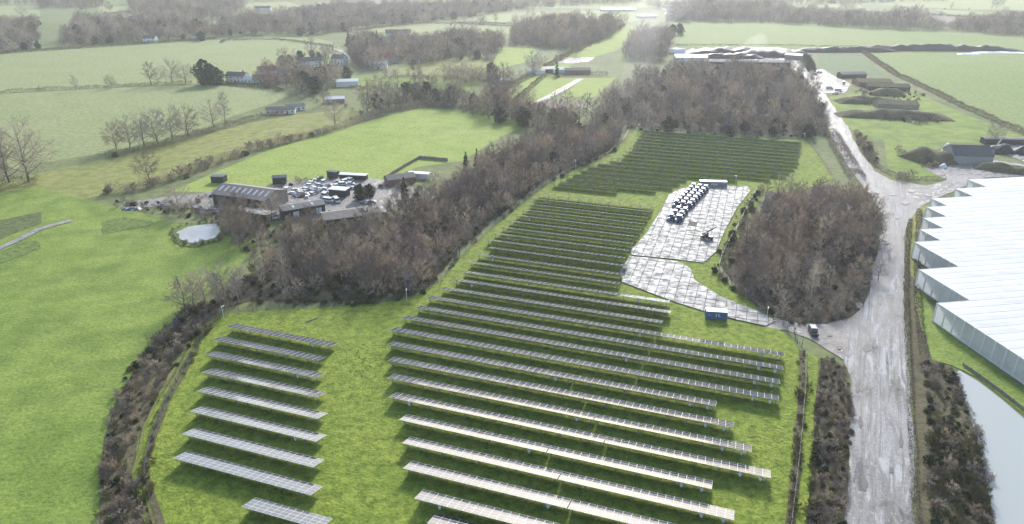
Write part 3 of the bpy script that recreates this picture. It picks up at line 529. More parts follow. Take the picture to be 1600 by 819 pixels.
# top block: equal rows clipped by its outline
TOPB = gpoly([(858, 297), (875, 285), (905, 268), (938, 256), (968, 250), (985, 234), (997, 216), (1004, 203), (1253, 221), (1251, 240), (1246, 262), (1225, 282), (1160, 286), (1082, 281), (1056, 294), (1045, 301), (985, 306)])
c0 = G(861.8, 293.7, HI).dot(DIRN); k = 0; tops = []
while True:
    c = c0 + (7.2 * k); k += 1; lo, hi = [], []
    ss = np.arange(-150, 250, .8); pts = np.array([tuple((DIRN * c + DIRX * q)[:2]) for q in ss]); ok = inpoly(pts, TOPB)
    if not ok.any():
        if k > 24: break
        continue
    tops.append((c, ss[ok].min(), ss[ok].max()))
for i, (c, s0, s1) in enumerate(tops[::-1]):
    if s1 - s0 > 8: solar_table(DIRN * c + DIRX * s0, s1 - s0, 'dark solar row in the far block, %s from the hazy wood' % ordn(i), 'solar rows of the far block', 'far', 4.4, inv=(4,) if i % 2 == 0 else ())

# ------------------------------------------------------------------ fences, poles, gate
M_POST = plain('fence_timber', (.10, .085, .065), .85, 0, .25); M_WIRE = plain('fence_wire', (.12, .14, .11), .5, .3, .05)
mb = MB(); mb.cyl((0, 0, -.2), (0, 0, 2.1), .07, .06, 6); ME_POST = mb.mesh('post', M_POST)
def fence(pix, label, step=4.0, h=2.0, wires=9, rails=None, name='deer_fence', post=None, mat=None, ww=.025):
    pts = along(pix, step); root = tag(empty(name, (pts[0][0], pts[0][1], 0)), label, 'fence'); w = MB(); o = Vector((pts[0][0], pts[0][1], 0))
    for p in pts: addmesh('post', post or ME_POST, root, (p[0] - o.x, p[1] - o.y, 0), rng.uniform(0, 3))
    for a, b in zip(pts, pts[1:]):
        a = Vector((*a, 0)) - o; b = Vector((*b, 0)) - o
        for k in range(wires):
            z = .12 + (h - .15) * k / (wires - 1); w.bar(a + Vector((0, 0, z)), b + Vector((0, 0, z)), ww)
        for q in (.33, .67):
            m = a.lerp(b, q); w.bar(m + Vector((0, 0, .1)), m + Vector((0, 0, h)), ww)
    w.build('wire_mesh', mat or M_WIRE, root); return root
fence([(255, 845), (243, 812), (226, 745), (236, 690), (252, 650), (276, 600), (305, 548), (335, 505), (352, 490)], 'timber post deer fence along the brown hedge bank')
fence([(352, 490), (400, 487), (520, 480), (600, 475), (640, 466), (688, 442)], 'wire deer fence running below the long bare wood')
fence([(690, 440), (716, 405), (780, 346), (850, 291), (900, 263), (950, 243), (975, 218), (985, 203)], 'wire deer fence curving up beside the long bare wood', 5)
fence([(988, 203), (1120, 209), (1256, 219)], 'wire deer fence behind the far solar block', 6)
fence([(1262, 222), (1275, 238), (1300, 278)], 'wire fence right of the far solar block', 5)
fence([(1182, 298), (1150, 360), (1128, 400), (1122, 422), (1145, 452), (1190, 486), (1206, 500)], 'wire deer fence between concrete yard and roadside wood')
fence([(1232, 518), (1258, 546), (1258, 600), (1252, 680), (1243, 760), (1232, 850)], 'wire deer fence along the eastern ditch')
def cctv(px, py, label, h=4.2):
    p = G(px, py); r = tag(empty('camera_pole', p, rng.uniform(0, 3)), label, 'camera pole', 'camera poles round the solar farm')
    m = MB(); m.cyl((0, 0, -.1), (0, 0, h), .09, .07, 8); m.box((0, 0, .03), (.5, .5, .1)); m.build('pole', M_WHITE, r)
    m = MB(); m.bar((0, 0, h - .15), (.55, 0, h + .05), .08); m.build('bracket', M_WHITE, r)
    m = MB(); m.box((.6, 0, h + .12), (.55, .26, .26)); m.box((.86, 0, h + .12), (.08, .2, .2)); m.box((0, 0, h + .12), (.3, .3, .34)); m.build('camera_housing', M_WHITE, r)
for px, py, lb in ((350, 500, 'white camera pole at the top of the west block'), (636, 473, 'white camera pole at the fence bend below the wood'), (899, 264, 'white camera pole beside the fence at the far block corner'), (1149, 289, 'white camera pole beside the long blue container'), (1247, 541, 'white camera pole inside the muddy gateway'), (997, 206, 'small white camera pole at the far west corner'), (1256, 221, 'small white camera pole at the far east corner'), (1197, 502, 'grey camera pole beside the gate')):
    cctv(px, py, lb)
M_GATE = plain('gate_steel', (.20, .21, .21), .5, .5)
def gate():
    a, b = G(1208, 502), G(1230, 516); d = b - a; r = tag(empty('gate', a, math.atan2(d.y, d.x)), 'grey steel mesh gate standing open by the muddy gateway', 'gate'); L = d.length
    for x in (0, L): m = MB(); m.box((x, 0, 1.05), (.16, .16, 2.3)); m.build('post', M_GATE, r)
    for k in range(2):
        g = empty('gate_leaf', (0 if k == 0 else L, 0, 0), (.9, math.pi - .25)[k], r); w = L / 2 - .1
        m = MB(); [m.bar((.1, 0, z), (w, 0, z), .06) for z in (.15, 1.0, 1.9)]; [m.bar((x, 0, .15), (x, 0, 1.9), .06) for x in (.1, w)]; m.build('frame', M_GATE, g)
        m = MB(); [m.bar((.1 + (w - .1) * j / 9, 0, .15), (.1 + (w - .1) * j / 9, 0, 1.9), .025) for j in range(1, 9)]; m.build('bars', M_GATE, g)
gate()
M_RED = plain('red_plastic', (.62, .04, .04), .45)
p = G(1241, 521); r = tag(empty('marker_post', p, .3), 'red and white striped marker post at the gateway', 'marker post')
for i, (z0, z1) in enumerate(((0, .7), (.7, 1.3), (1.3, 2.0), (2.0, 2.6))):
    m = MB(); m.cyl((0, 0, z0), (0, 0, z1), .22, .22, 10); m.build('band', M_RED if i % 2 == 0 else M_WHITE, r)
m = MB(); m.box((0, 0, 2.75), (.62, .12, .62)); m.build('sign_plate', M_WHITE, r)
p = G(487, 501.5); m = MB(); m.box((0, 0, .12), (4.2, .5, .24)); m.box((.3, .1, .27), (3.2, .3, .06)); m.build('timber_baulk', M_POST, None, p, R(42)); tag(bpy.data.objects['timber_baulk'], 'dark timber baulk lying on the grass above the west block', 'timber')

# ------------------------------------------------------------------ concrete yard of separate slabs
YARD1 = [(1045, 306), (1062, 296), (1120, 292), (1168, 293), (1172, 300), (1152, 325), (1133, 360), (1118, 395), (1100, 412), (1050, 406), (988, 400), (984, 394), (1010, 366), (1034, 328)]
YARD2 = [(984, 402), (1010, 404), (1058, 410), (1078, 420), (1086, 440), (1128, 466), (1180, 486), (1212, 503), (1196, 511), (1150, 501), (1100, 488), (1050, 472), (1008, 456), (972, 442), (968, 425)]
ybase = sheet('concrete_yard', YARD1, plain('yard_joint', (.15, .14, .115), .9, 0, .3, .8, .1), 'white wet concrete yard of square slabs', .3, step=4)
ybase2 = sheet('concrete_yard', YARD2, bpy.data.materials['yard_joint'], 'mossy concrete apron of square slabs curving to the gate', .3, step=4)
SL, SX = 4.8, 3.1; mb = MB(); mb.box((0, 0, 0), (SX - .2, SL - .3, .1))
ME_SLAB = mb.mesh('slab', M_CONC); bm = bmesh.new(); bm.from_mesh(ME_SLAB); bmesh.ops.bevel(bm, geom=[e for e in bm.edges if all(v.co.z > 0 for v in e.verts)] + [e for e in bm.edges if abs(e.verts[0].co.z - e.verts[1].co.z) > .05], offset=.05, segments=1); bm.to_mesh(ME_SLAB); bm.free()
for base, pix in ((ybase, YARD1), (ybase2, YARD2)):
    pl = gpoly(pix); a = np.array([tuple(q) for q in pl]); cs = a @ np.array(DIRX[:2]); cn = a @ np.array(DIRN[:2])
    for s in np.arange(cs.min(), cs.max() + SX, SX):
        for n in np.arange(cn.min(), cn.max() + SL, SL):
            q = DIRX * s + DIRN * n
            hx, hy = SX / 2 - .1, SL / 2 - .15; cr = [q + DIRX * (a_ * hx) + DIRN * (b_ * hy) for a_, b_ in ((-1, -1), (1, -1), (1, 1), (-1, 1))]; z0 = base.data.vertices[0].co.z + .03 + rng.normal() * .006
            ins = inpoly(np.array([tuple(v[:2]) for v in cr]), pl)
            if ins.all():
                if rng.random() > .985: continue
                o = addmesh('slab', ME_SLAB, base, (q.x, q.y, z0), AZ); o.rotation_euler = (rng.normal() * .003, rng.normal() * .003, AZ + rng.normal() * .003)
            elif ins.any():                                   # slabs cut by the yard's edge
                sub = [Vector(v) for v in pl]
                for k_ in range(4):
                    A_, B_ = Vector(cr[k_][:2]), Vector(cr[(k_ + 1) % 4][:2]); e_ = B_ - A_; side = lambda v: e_.x * (v.y - A_.y) - e_.y * (v.x - A_.x); out_ = []
                    for m_ in range(len(sub)):
                        P_, Q_ = sub[m_], sub[(m_ + 1) % len(sub)]; sp_, sq_ = side(P_), side(Q_)
                        if sp_ >= 0: out_.append(P_)
                        if (sp_ >= 0) != (sq_ >= 0): out_.append(P_.lerp(Q_, sp_ / (sp_ - sq_)))
                    sub = out_
                    if not sub: break
                if len(sub) > 2:
                    n_ = len(sub); V_ = [(v.x, v.y, z0 - .04) for v in sub] + [(v.x, v.y, z0 + .05) for v in sub]
                    addmesh('slab', mkmesh('slab', V_, [tuple(range(n_, 2 * n_))] + [(k_, (k_ + 1) % n_, n_ + (k_ + 1) % n_, n_ + k_) for k_ in range(n_)], M_CONC), base)
# moss islands on the yard
for px in ([(1068, 420), (1082, 418), (1112, 440), (1150, 470), (1128, 466), (1092, 446)], [(968, 447), (1000, 458), (1012, 463), (965, 457)], [(1116, 340), (1132, 340), (1128, 349), (1114, 348)], [(1136, 324), (1148, 322), (1144, 330), (1134, 330)]):
    sheet('moss_patch', px, M_ROUGHG, 'mossy grass patch at the edge of the concrete', .3, z=.14, step=3)

# ------------------------------------------------------------------ glasshouse with stepped west end
def ghmat(name, c, tr, rough=.3):
    """whitened glazing: reflects, and lets daylight through"""
    m, nt, b = newmat(name); f = noise(nt, .25, 4, .6, position(nt, (.35, 1, 1), R(9))); col = mix(nt, 1.0, c, ramp(nt, f, [(.3, .84), (.7, 1.05)]), 'MULTIPLY')
    nt.links.new(col, b.inputs['Base Color']); b.inputs['Roughness'].default_value = rough; t = N(nt, 'BsdfTranslucent'); nt.links.new(col, t.inputs[0])
    mx = N(nt, 'MixShader'); mx.inputs[0].default_value = tr; nt.links.new(b.outputs[0], mx.inputs[1]); nt.links.new(t.outputs[0], mx.inputs[2]); nt.links.new(mx.outputs[0], nt.nodes['Material Output'].inputs['Surface']); return m
M_GHROOF = ghmat('whitewashed_glass', (.94, .935, .92), .25, .7); M_GHWALL = ghmat('diffuse_wall_glass', (.78, .81, .83), .55); M_GHPOST = plain('white_gutter_steel', (.76, .77, .77), .5)
UV = (Vector((5.1, -32.4, 0)).normalized()); VV = Vector((-UV.y, UV.x, 0))
if VV.x < 0: VV = -VV
GH = 6.0; corners = [G(*c, GH) for c in ((1464.5, 474), (1436, 421.5), (1429.5, 378.7), (1437.6, 359), (1442.6, 340.9), (1448, 323.7), (1455.8, 310.5), (1493, 295), (1513, 280.9))]
gr = tag(empty('glasshouse', (corners[0].x, corners[0].y, 0)), 'vast white glasshouse with a stepped west wall of glazed bays', 'glasshouse'); O = Vector((corners[0].x, corners[0].y, 0))
BAY = 3.65; roofrow = {}
def gh_pt(u, v, z): q = O + UV * u + VV * v; return (q.x - O.x, q.y - O.y, z)
cu = [((c - O).dot(UV), (c - O).dot(VV)) for c in corners]            # u grows towards the camera, v to the east
ends = [70.0] + [cu[i][0] for i in range(len(cu) - 1)]
ME_PANEL = {}
for i, (u0, v0) in enumerate(cu):
    u1 = ends[i]; nb = max(1, int(round((u1 - u0) / BAY))); w = (u1 - u0) / nb; vend = 190.0
    for k in range(nb):
        a, b = u0 + k * w, u0 + (k + 1) * w; m = MB()
        # wall pane: two lights with a rail between, set back from the posts
        for z0, z1, mt in ((.35, 2.0, 0), (2.08, GH - .2, 0)):
            m.add([gh_pt(a + .12, v0 + .06, z0), gh_pt(b - .12, v0 + .06, z0), gh_pt(b - .12, v0 + .06, z1), gh_pt(a + .12, v0 + .06, z1)], [(0, 1, 2, 3)])
        m.add([gh_pt(a + .06, v0 + .06, GH - .2), gh_pt(b - .06, v0 + .06, GH - .2), gh_pt((a + b) / 2, v0 + .06, GH + .05)], [(0, 1, 2)])
        m.build('wall_pane', M_GHWALL, gr)
        f = MB(); f.bar(gh_pt(a + .1, v0 + .04, 2.04), gh_pt(b - .1, v0 + .04, 2.04), .06, .08); f.bar(gh_pt(a + .1, v0 + .04, .17), gh_pt(b - .1, v0 + .04, .17), .12, .34); f.build('rail', M_GHPOST, gr)
        p_ = MB(); p_.bar(gh_pt(a, v0, 0), gh_pt(a, v0, GH), .32, .3); p_.box(gh_pt(a, v0, GH + .03), (.3, .3, .1)); p_.build('post', M_GHPOST, gr)
        rf = MB(); z = GH; rd = GH + .07
        rf.add([gh_pt(a, v0, z), gh_pt((a + b) / 2, v0, rd), gh_pt((a + b) / 2, vend, rd), gh_pt(a, vend, z)], [(0, 1, 2, 3)])
        rf.add([gh_pt(b, v0, z), gh_pt((a + b) / 2, v0, rd), gh_pt((a + b) / 2, vend, rd), gh_pt(b, vend, z)], [(3, 2, 1, 0)])
        rf.build('roof_span', M_GHROOF, gr)
        g2 = MB(); g2.bar(gh_pt(a, v0 - .1, GH + .02), gh_pt(a, vend, GH + .02), .18, .1); g2.build('gutter', M_GHPOST, gr)
    # side wall of the step (faces the camera)
    if i > 0:
        vn = cu[i - 1][1]; nn = max(1, int((vn - v0) / 4))
    if i + 1 < len(cu):
        pass
    if i > 0:
        m = MB(); m.add([gh_pt(u1, v0 + .1, 0), gh_pt(u1, vend, 0), gh_pt(u1, vend, GH - .05), gh_pt(u1, v0 + .1, GH - .05)], [(0, 1, 2, 3)]) if cu[i - 1][1] > v0 else m
        if m.V: m.build('step_wall', M_GHWALL, gr)

# ------------------------------------------------------------------ buildings
M_ROOFG = plain('fibre_cement_roof', (.20, .18, .165), .8, 0, .2, .8); M_CLAD = plain('weathered_cladding', (.27, .225, .19), .8, 0, .3, 1.5)
M_DARKCLAD = plain('dark_green_cladding', (.03, .042, .038), .6); M_DKROOF = plain('dark_roof', (.07, .075, .075), .5, 0, .2, .7); M_WROOF = plain('pale_roof', (.62, .63, .64), .4, 0, .1)
M_BRICK = plain('brick_wall', (.28, .16, .12), .85, 0, .2); M_RENDER = plain('white_render', (.70, .70, .67), .8, 0, .08); M_TILE = plain('roof_tiles', (.15, .12, .11), .8, 0, .25); M_REDTILE = plain('red_roof_tiles', (.30, .11, .07), .8, 0, .2)
M_DARK = plain('dark_opening', (.012, .012, .013), .5); M_PANE = plain('window_glass', (.03, .035, .04), .08); M_SKYL = plain('roof_light', (.55, .56, .54), .35); M_CONCW = plain('concrete_wall', (.32, .32, .30), .8, 0, .2)
M_BLACK = plain('black_sheet', (.018, .019, .02), .55, 0, .4, .4); M_WSHEET = plain('white_sheet', (.78, .78, .76), .4); M_SOIL = grass('earth_bank', (.07, .07, .035), (.115, .105, .055), (.15, .135, .075), .08, .4, 1.5)
def building(name, px, py, L, Wd, eave, ridge, rz, label, cat, wall, roof, over=.3, windows=0, door=True, skylights=0, chimney=False, openside=False, mono=False):
    p = G(px, py); r = tag(empty(name, p, R(rz)), label, cat); hl, hw = L / 2, Wd / 2; m = MB()
    pts = [(-hw, 0), (hw, 0), (hw, eave), (0, ridge), (-hw, eave)] if not mono else [(-hw, 0), (hw, 0), (hw, eave), (-hw, ridge)]
    n = len(pts)
    for sx in (-hl, hl): m.add([(sx, y, z) for y, z in pts], [tuple(range(n)) if sx > 0 else tuple(range(n))[::-1]])
    m.add([(-hl, hw, 0), (hl, hw, 0), (hl, hw, eave), (-hl, hw, eave)], [(3, 2, 1, 0)])
    if not openside: m.add([(-hl, -hw, 0), (hl, -hw, 0), (hl, -hw, pts[-1][1]), (-hl, -hw, pts[-1][1])], [(0, 1, 2, 3)])
    m.build('wall', wall, r); t = .12
    rf = []
    if mono: slopes = [((-hw - over, pts[-1][1] + .06), (hw + over, eave + .0))]
    else: slopes = [((-hw - over, eave - over * (ridge - eave) / hw), (0, ridge)), ((hw + over, eave - over * (ridge - eave) / hw), (0, ridge))]
    roofo = None
    for (y0, z0), (y1, z1) in slopes:
        m = MB(); q = [(-hl - over, y0, z0 + .03), (hl + over, y0, z0 + .03), (hl + over, y1, z1 + .03), (-hl - over, y1, z1 + .03)]
        m.add(q + [(x, y, z + t) for x, y, z in q], [(0, 1, 2, 3), (7, 6, 5, 4), (0, 4, 5, 1), (1, 5, 6, 2), (2, 6, 7, 3), (3, 7, 4, 0)]); roofo = m.build('roof', roof, r)
        for s in range(skylights):
            x = -hl + L * (s + .6) / (skylights + .2); f = .35; g = .8; mm = MB(); dy, dz = y1 - y0, z1 - z0
            qq = [(x - .45, y0 + dy * f, z0 + dz * f), (x + .45, y0 + dy * f, z0 + dz * f), (x + .45, y0 + dy * g, z0 + dz * g), (x - .45, y0 + dy * g, z0 + dz * g)]
            mm.add([(a, b, c + t + .06) for a, b, c in qq], [(0, 1, 2, 3) if y0 < 0 else (3, 2, 1, 0)]); mm.build('roof_light', M_SKYL, roofo)
    if openside:
        nb = max(2, int(L / 6))
        for i in range(nb + 1): m = MB(); m.box((-hl + .15 + (L - .3) * i / nb, -hw + .1, eave / 2), (.25, .25, eave)); m.build('post', M_CLAD, r)
    for k in range(windows):
        for sy in (-1, 1):
            x = -hl + L * (k + .5) / windows
            if k == windows // 2 and door and sy < 0: continue
            for lv in range(1 if eave < 4 else 2):
                z = 1.5 + lv * 2.6; wo = empty('window', (x, sy * hw, z), 0, r); m = MB(); m.box((0, sy * .03, 0), (1.15, .10, 1.2)); m.build('frame', M_WHITE, wo); m = MB(); m.box((0, sy * .06, 0), (.95, .08, 1.0)); m.build('pane', M_PANE, wo)
    if door and windows: m = MB(); m.box((-hl + L * (windows // 2 + .5) / windows, -hw - .03, 1.0), (.95, .1, 2.0)); m.build('door', M_DARKCLAD, r)
    if chimney: m = MB(); m.box((hl * .7, 0, ridge + .4), (.7, .9, 1.9)); m.box((hl * .7, 0, ridge + 1.4), (.85, 1.05, .2)); m.build('chimney', M_BRICK, roofo)
    return r
def doorpanel(r, x, y, w, h, mat, nm='door', z=0): m = MB(); m.box((x, y, z + h / 2), (w, .1, h)); m.build(nm, mat, r)
# farmyard
b = building('barn', 393, 318, 27, 15, 5.2, 7.6, -20, 'large open sided barn with grey ridged roof and pale roof lights', 'barn', M_CLAD, M_ROOFG, skylights=9, openside=True)
building('shed', 397, 340, 18, 6, 2.6, 3.2, -22, 'low pale roofed lean-to in front of the big barn', 'shed', M_CLAD, M_CONCW, openside=True, mono=True)
b = building('shed', 473, 334, 17, 8, 3.8, 4.6, 30, 'dark green shed with two white doors in the farmyard', 'shed', M_DARKCLAD, M_DKROOF, skylights=2, mono=False)
doorpanel(b, -3.5, -4.06, 2.4, 2.8, M_WHITE); doorpanel(b, 5.8, -4.06, 2.2, 2.8, M_WHITE)
building('shed', 536, 346, 16, 10, 3.2, 4.6, 22, 'brown grey roofed shed half hidden by bare trees', 'shed', M_DARKCLAD, plain('mossy_roof', (.24, .215, .185), .85, 0, .25, .8))
building('shed', 531, 306, 8, 4.5, 3.4, 3.5, -14, 'small box shed with white roof beside the round evergreen', 'shed', M_DARKCLAD, M_WROOF)
building('shed', 625, 285, 13, 7, 2.8, 4.2, 25, 'brown roofed cottage shed by the board fence', 'shed', M_BRICK, M_ROOFG)
building('cabin', 655, 278, 10, 3.2, 2.5, 2.6, -12, 'white flat roofed cabin behind the board fence', 'cabin', M_RENDER, M_WROOF)
building('shed', 343, 284, 6, 4, 3.0, 3.1, -5, 'small dark box shed behind the big barn', 'shed', M_DARKCLAD, M_DKROOF)
building('shed', 438, 286, 6, 4.5, 3.2, 3.8, 10, 'dark pitched hut at the pasture edge', 'shed', M_DARKCLAD, M_DKROOF)
building('shed', 521, 277, 5, 3, 3.0, 3.1, -20, 'tall dark container hut at the field corner', 'shed', M_DARKCLAD, M_BLACK)
building('shed', 553, 280, 13, 3, 2.4, 2.5, -9, 'long low black trailer shed along the pasture', 'shed', M_BLACK, M_WROOF)
def scrapmat():
    m, nt, b = newmat('mixed_scrap'); v = N(nt, 'TexVoronoi'); v.inputs['Scale'].default_value = 1.1; nt.links.new(position(nt), v.inputs['Vector']); sp = N(nt, 'SeparateColor'); nt.links.new(v.outputs['Color'], sp.inputs[0])
    c = ramp(nt, sp.outputs[0], [(0, (.05, .05, .05)), (.25, (.20, .17, .14)), (.45, (.55, .55, .53)), (.62, (.12, .08, .06)), (.8, (.65, .64, .60)), (.93, (.10, .15, .26))], 'CONSTANT'); nt.links.new(c, b.inputs['Base Color']); b.inputs['Roughness'].default_value = .5; return m
M_SCRAP = scrapmat(); SCRAP_SPOTS = [(470, 307, 9, 5, 1.8, 20, 'scrap heap at the west end of the car pile'), (492, 300, 10, 5, 2.0, 30, 'scrap heap in the middle of the car pile'), (510, 292, 8, 5, 1.6, 10, 'scrap heap at the east end of the car pile'), (545, 296, 7, 4, 1.6, 0, 'scrap heap before the small white roofed box shed'), (575, 318, 8, 5, 1.6, 15, 'blue and white scrap heap under the round evergreen'), (330, 330, 14, 5, 1.5, 10, 'scrap heap left of the big barn'), (262, 322, 12, 4, 1.2, -5, 'scrap and rubble heap above the pond'), (590, 336, 10, 4, 1.2, 20, 'rubbish heap beside the brown grey shed'), (520, 333, 7, 4, 1.3, 0, 'scrap heap at the dark shed corner'), (205, 327, 9, 4, 1.0, 0, 'pale rubble heap at the pasture edge')]
# village and scattered houses
building('house', 372, 128, 17, 8, 5.2, 8.0, -14, 'white rendered house in front of the wide crop field', 'house', M_RENDER, M_TILE, windows=5, chimney=True)
building('house', 390, 129, 7, 6, 2.8, 4.8, -14, 'small white annexe beside the white house', 'house', M_RENDER, M_WROOF, windows=2)
for px, py, L, Wd, rz, lb in ((430, 177, 11, 6, 12, 'white stable block at the near end of the stables'), (446, 177, 13, 6, 10, 'white stable block in the middle of the stables'), (462, 172, 12, 6, 28, 'pale stable block at the far end of the stables')):
    building('stable', px, py, L, Wd, 2.8, 4.3, rz, lb, 'stable', M_RENDER, M_ROOFG, windows=4)
building('cottage', 486, 104, 20, 8, 5.4, 8.6, 14, 'long white cottage with dark tiled roof by the lane', 'house', M_RENDER, M_TILE, windows=6, chimney=True)
building('cottage', 531, 100, 13, 9, 5.4, 8.8, -20, 'white gabled cottage at the lane bend', 'house', M_RENDER, M_TILE, windows=4, chimney=True)
building('shed', 543, 134, 17, 10, 4.0, 5.4, 12, 'white roofed shed at the corner of the small paddock', 'shed', M_RENDER, M_WROOF)
building('shed', 524, 160, 13, 8, 3.0, 4.2, 14, 'pale roofed shed in the garden behind the stables', 'shed', M_CLAD, M_WROOF)
building('house', 622, 58, 30, 10, 5.4, 9, 8, 'long white house among the village trees', 'house', M_RENDER, M_TILE, windows=6, chimney=True)
building('house', 563, 97, 14, 9, 5, 8, -10, 'dark roofed village house beside the russet tree', 'house', M_BRICK, M_TILE, windows=3, chimney=True)
building('house', 592, 107, 16, 9, 4, 6.5, 5, 'low pale roofed house at the edge of the village', 'house', M_RENDER, M_WROOF, windows=3)
building('house', 663, 92, 13, 9, 5, 8, 20, 'brick house hidden in the village trees', 'house', M_BRICK, M_REDTILE, windows=3, chimney=True)
building('house', 775, 158, 14, 9, 4.6, 8, 8, 'brick house with red tiled roof behind the hedge', 'house', M_BRICK, M_REDTILE, windows=3, chimney=True)
building('shed', 792, 130, 10, 6, 3, 4, -25, 'white roofed shed among the paddock hedges', 'shed', M_RENDER, M_WROOF)
building('cottage', 1174, 190, 11, 8, 4.2, 9.0, 70, 'steep gabled cottage half hidden in the hazy wood', 'house', M_CONCW, M_TILE, windows=2, chimney=True)
building('shed', 1191, 187, 8, 5, 2.8, 3.2, -5, 'white roofed outhouse beside the steep gabled cottage', 'shed', M_RENDER, M_WROOF)
for px, py, L, Wd, rz, w, rf, lb in ((836, 116, 16, 8, 15, M_RENDER, M_DKROOF, 'dark roofed shed at the west end of the smallholding'), (858, 113, 14, 9, 10, M_DARKCLAD, M_DKROOF, 'dark clad shed in the middle of the smallholding'), (878, 114, 15, 8, -6, M_RENDER, M_WROOF, 'white roofed shed in the smallholding'), (902, 115, 22, 8, 4, M_BRICK, M_ROOFG, 'long low shed at the east end of the smallholding'), (1010, 28, 30, 10, 5, M_RENDER, M_WROOF, 'pale far barn where the strip ends'), (1032, 47, 18, 10, 8, M_BRICK, M_TILE, 'dark farmhouse under the pylon'), (965, 17, 60, 14, 0, M_RENDER, M_WROOF, 'long white far shed under the brightest haze')):
    building('shed', px, py, L, Wd, 3.4, 5.0, rz, lb, 'shed', w, rf)
for px, py, L, lb in ((45, 74, 18, 'pale house among the trees beside the far pasture'), (185, 48, 16, 'white house in the tree belt under the far wood'), (236, 66, 14, 'small white house at the crop field corner'), (312, 62, 14, 'white bungalow beside the dark evergreen'), (412, 17, 26, 'white roofed far house above the village'), (470, 22, 22, 'far house beside the ploughed field'), (1352, 3, 40, 'far farm building on the hazy skyline'), (1385, 3, 34, 'far white farm shed on the hazy skyline')):
    building('house', px, py, L, 9, 4.8, 8, rng.uniform(-25, 25), lb, 'house', M_RENDER, M_TILE, windows=3, chimney=True)
vrng = np.random.default_rng(5)
for i, (px, py) in enumerate([(410, 128), (425, 133), (445, 126), (462, 122), (418, 118), (560, 82), (580, 101), (608, 98), (612, 80), (640, 84), (648, 97), (580, 66), (632, 64), (680, 70), (440, 46), (455, 38), (480, 44), (505, 36), (530, 40), (425, 30), (560, 34), (600, 28), (640, 24), (690, 22), (250, 52), (280, 56), (345, 52), (210, 58), (30, 60), (12, 70), (735, 14), (860, 10), (900, 8), (1300, 5)]):
    big = vrng.random() < .3; wl_ = (M_RENDER, M_BRICK, M_RENDER, M_CONCW)[i % 4]; L = vrng.uniform(9, 15)
    b = building('village_house', px, py, L, 8, 4.8 if i % 3 else 3.0, 8 if i % 3 else 6, vrng.uniform(-40, 40), '%s house with %s roof among the village trees' % (('white', 'red brick', 'white', 'grey')[i % 4], ('dark tiled', 'red tiled', 'grey')[i % 3]), 'house', wl_, (M_TILE, M_REDTILE, M_ROOFG)[i % 3], windows=3, chimney=i % 3 != 0)
    b['group'] = 'village houses: ' + ' '.join(b['label'].split()[:5])
# compost works
building('shed', 1078, 96, 30, 16, 5, 6.5, -4, 'white roofed shed at the compost works', 'shed', M_RENDER, M_WROOF)
building('shed', 1165, 103, 78, 10, 4, 5.2, -5, 'long grey roofed shed in front of the black heaps', 'shed', M_BLACK, M_ROOFG)
building('shed', 1240, 92, 16, 10, 4, 5.2, -30, 'pale roofed shed at the east end of the works', 'shed', M_CLAD, M_WROOF)
m = MB(); prof = [(-6 * math.cos(math.pi * i / 10) , 5.5 * math.sin(math.pi * i / 10)) for i in range(11)]; m.ext(prof[::-1], 16); o = m.build('polytunnel', M_WSHEET, None, G(1058, 84), R(75), True); tag(o, 'white arched polytunnel at the works corner', 'polytunnel')
def heap(name, px, py, L, Wd, h, rz, mat, label, cat, seed=1, n=26, k=12):
    V, F = [], []
    for i in range(n + 1):
        for j in range(k + 1):
            u = i / n * 2 - 1; v = j / k * 2 - 1; e = max(0, 1 - abs(u) ** 4) * max(0, 1 - v * v) ** .8
            z = h * e * (1 + .45 * mnoise.noise((u * L / 14 + seed, v * 1.5, seed * 1.7))); V.append((u * L / 2, v * Wd / 2 * (1 + .15 * mnoise.noise((u * 4, seed, v))), max(-.05, z) if e > 0 else -.05))
    for i in range(n):
        for j in range(k): a = i * (k + 1) + j; F.append((a, a + k + 1, a + k + 2, a + 1))
    o = addmesh(name, mkmesh(name, V, F, mat, smooth=True), None, G(px, py), R(rz)); return tag(o, label, cat)
for px, py, L, Wd, h_, rz, lb in SCRAP_SPOTS: heap('scrap_heap', px, py, L, Wd, h_, rz, M_SCRAP, lb, 'heap', px * .07, 14, 8)
heap('compost_heap', 1135, 84, 90, 22, 6, -3, M_BLACK, 'long black compost heap behind the works sheds', 'heap', 1)
heap('compost_heap', 1205, 88, 80, 24, 7, -6, M_BLACK, 'black compost heap nearest the conifer screen', 'heap', 2)
heap('compost_heap', 1140, 91, 70, 12, 4.5, -4, M_BLACK, 'narrow black compost windrow between sheds and heap', 'heap', 3)
heap('silage_clamp', 1318, 81, 118, 12, 5.0, 2, M_BLACK, 'black sheeted clamp left of the white gap', 'heap', 4, 40)
heap('silage_clamp', 1460, 79, 190, 13, 5.5, -3, M_BLACK, 'long black sheeted clamp right of the white gap', 'heap', 5, 50)
for px, py, L, Wd, lb in ((1374, 79, 16, 8, 'white sheet between the two black clamps'), (1513, 85, 22, 10, 'white sheet lying on the striped field'), (1566, 83, 62, 12, 'long white sheet beyond the black clamp'), (1195, 77, 50, 9, 'white sheeted strip beside the steaming heap'), (1165, 78, 18, 8, 'white cover on the black compost heap')):
    heap('sheet_cover', px, py, L, Wd, 1.4, -4, M_WSHEET, lb, 'sheet', px * .01, 12, 6)
heap('earth_bank', 1352, 160, 42, 15, 4, -4, M_SOIL, 'grassy earth bank behind the oval mound', 'earth bank', 7)
heap('earth_bank', 1395, 183, 72, 17, 4.5, -10, M_SOIL, 'long oval earth bank in the bright meadow', 'earth bank', 8, 34)
heap('earth_bank', 1385, 148, 26, 15, 4.5, -10, M_SOIL, 'earth topped mound behind the sunken bunker', 'earth bank', 9)
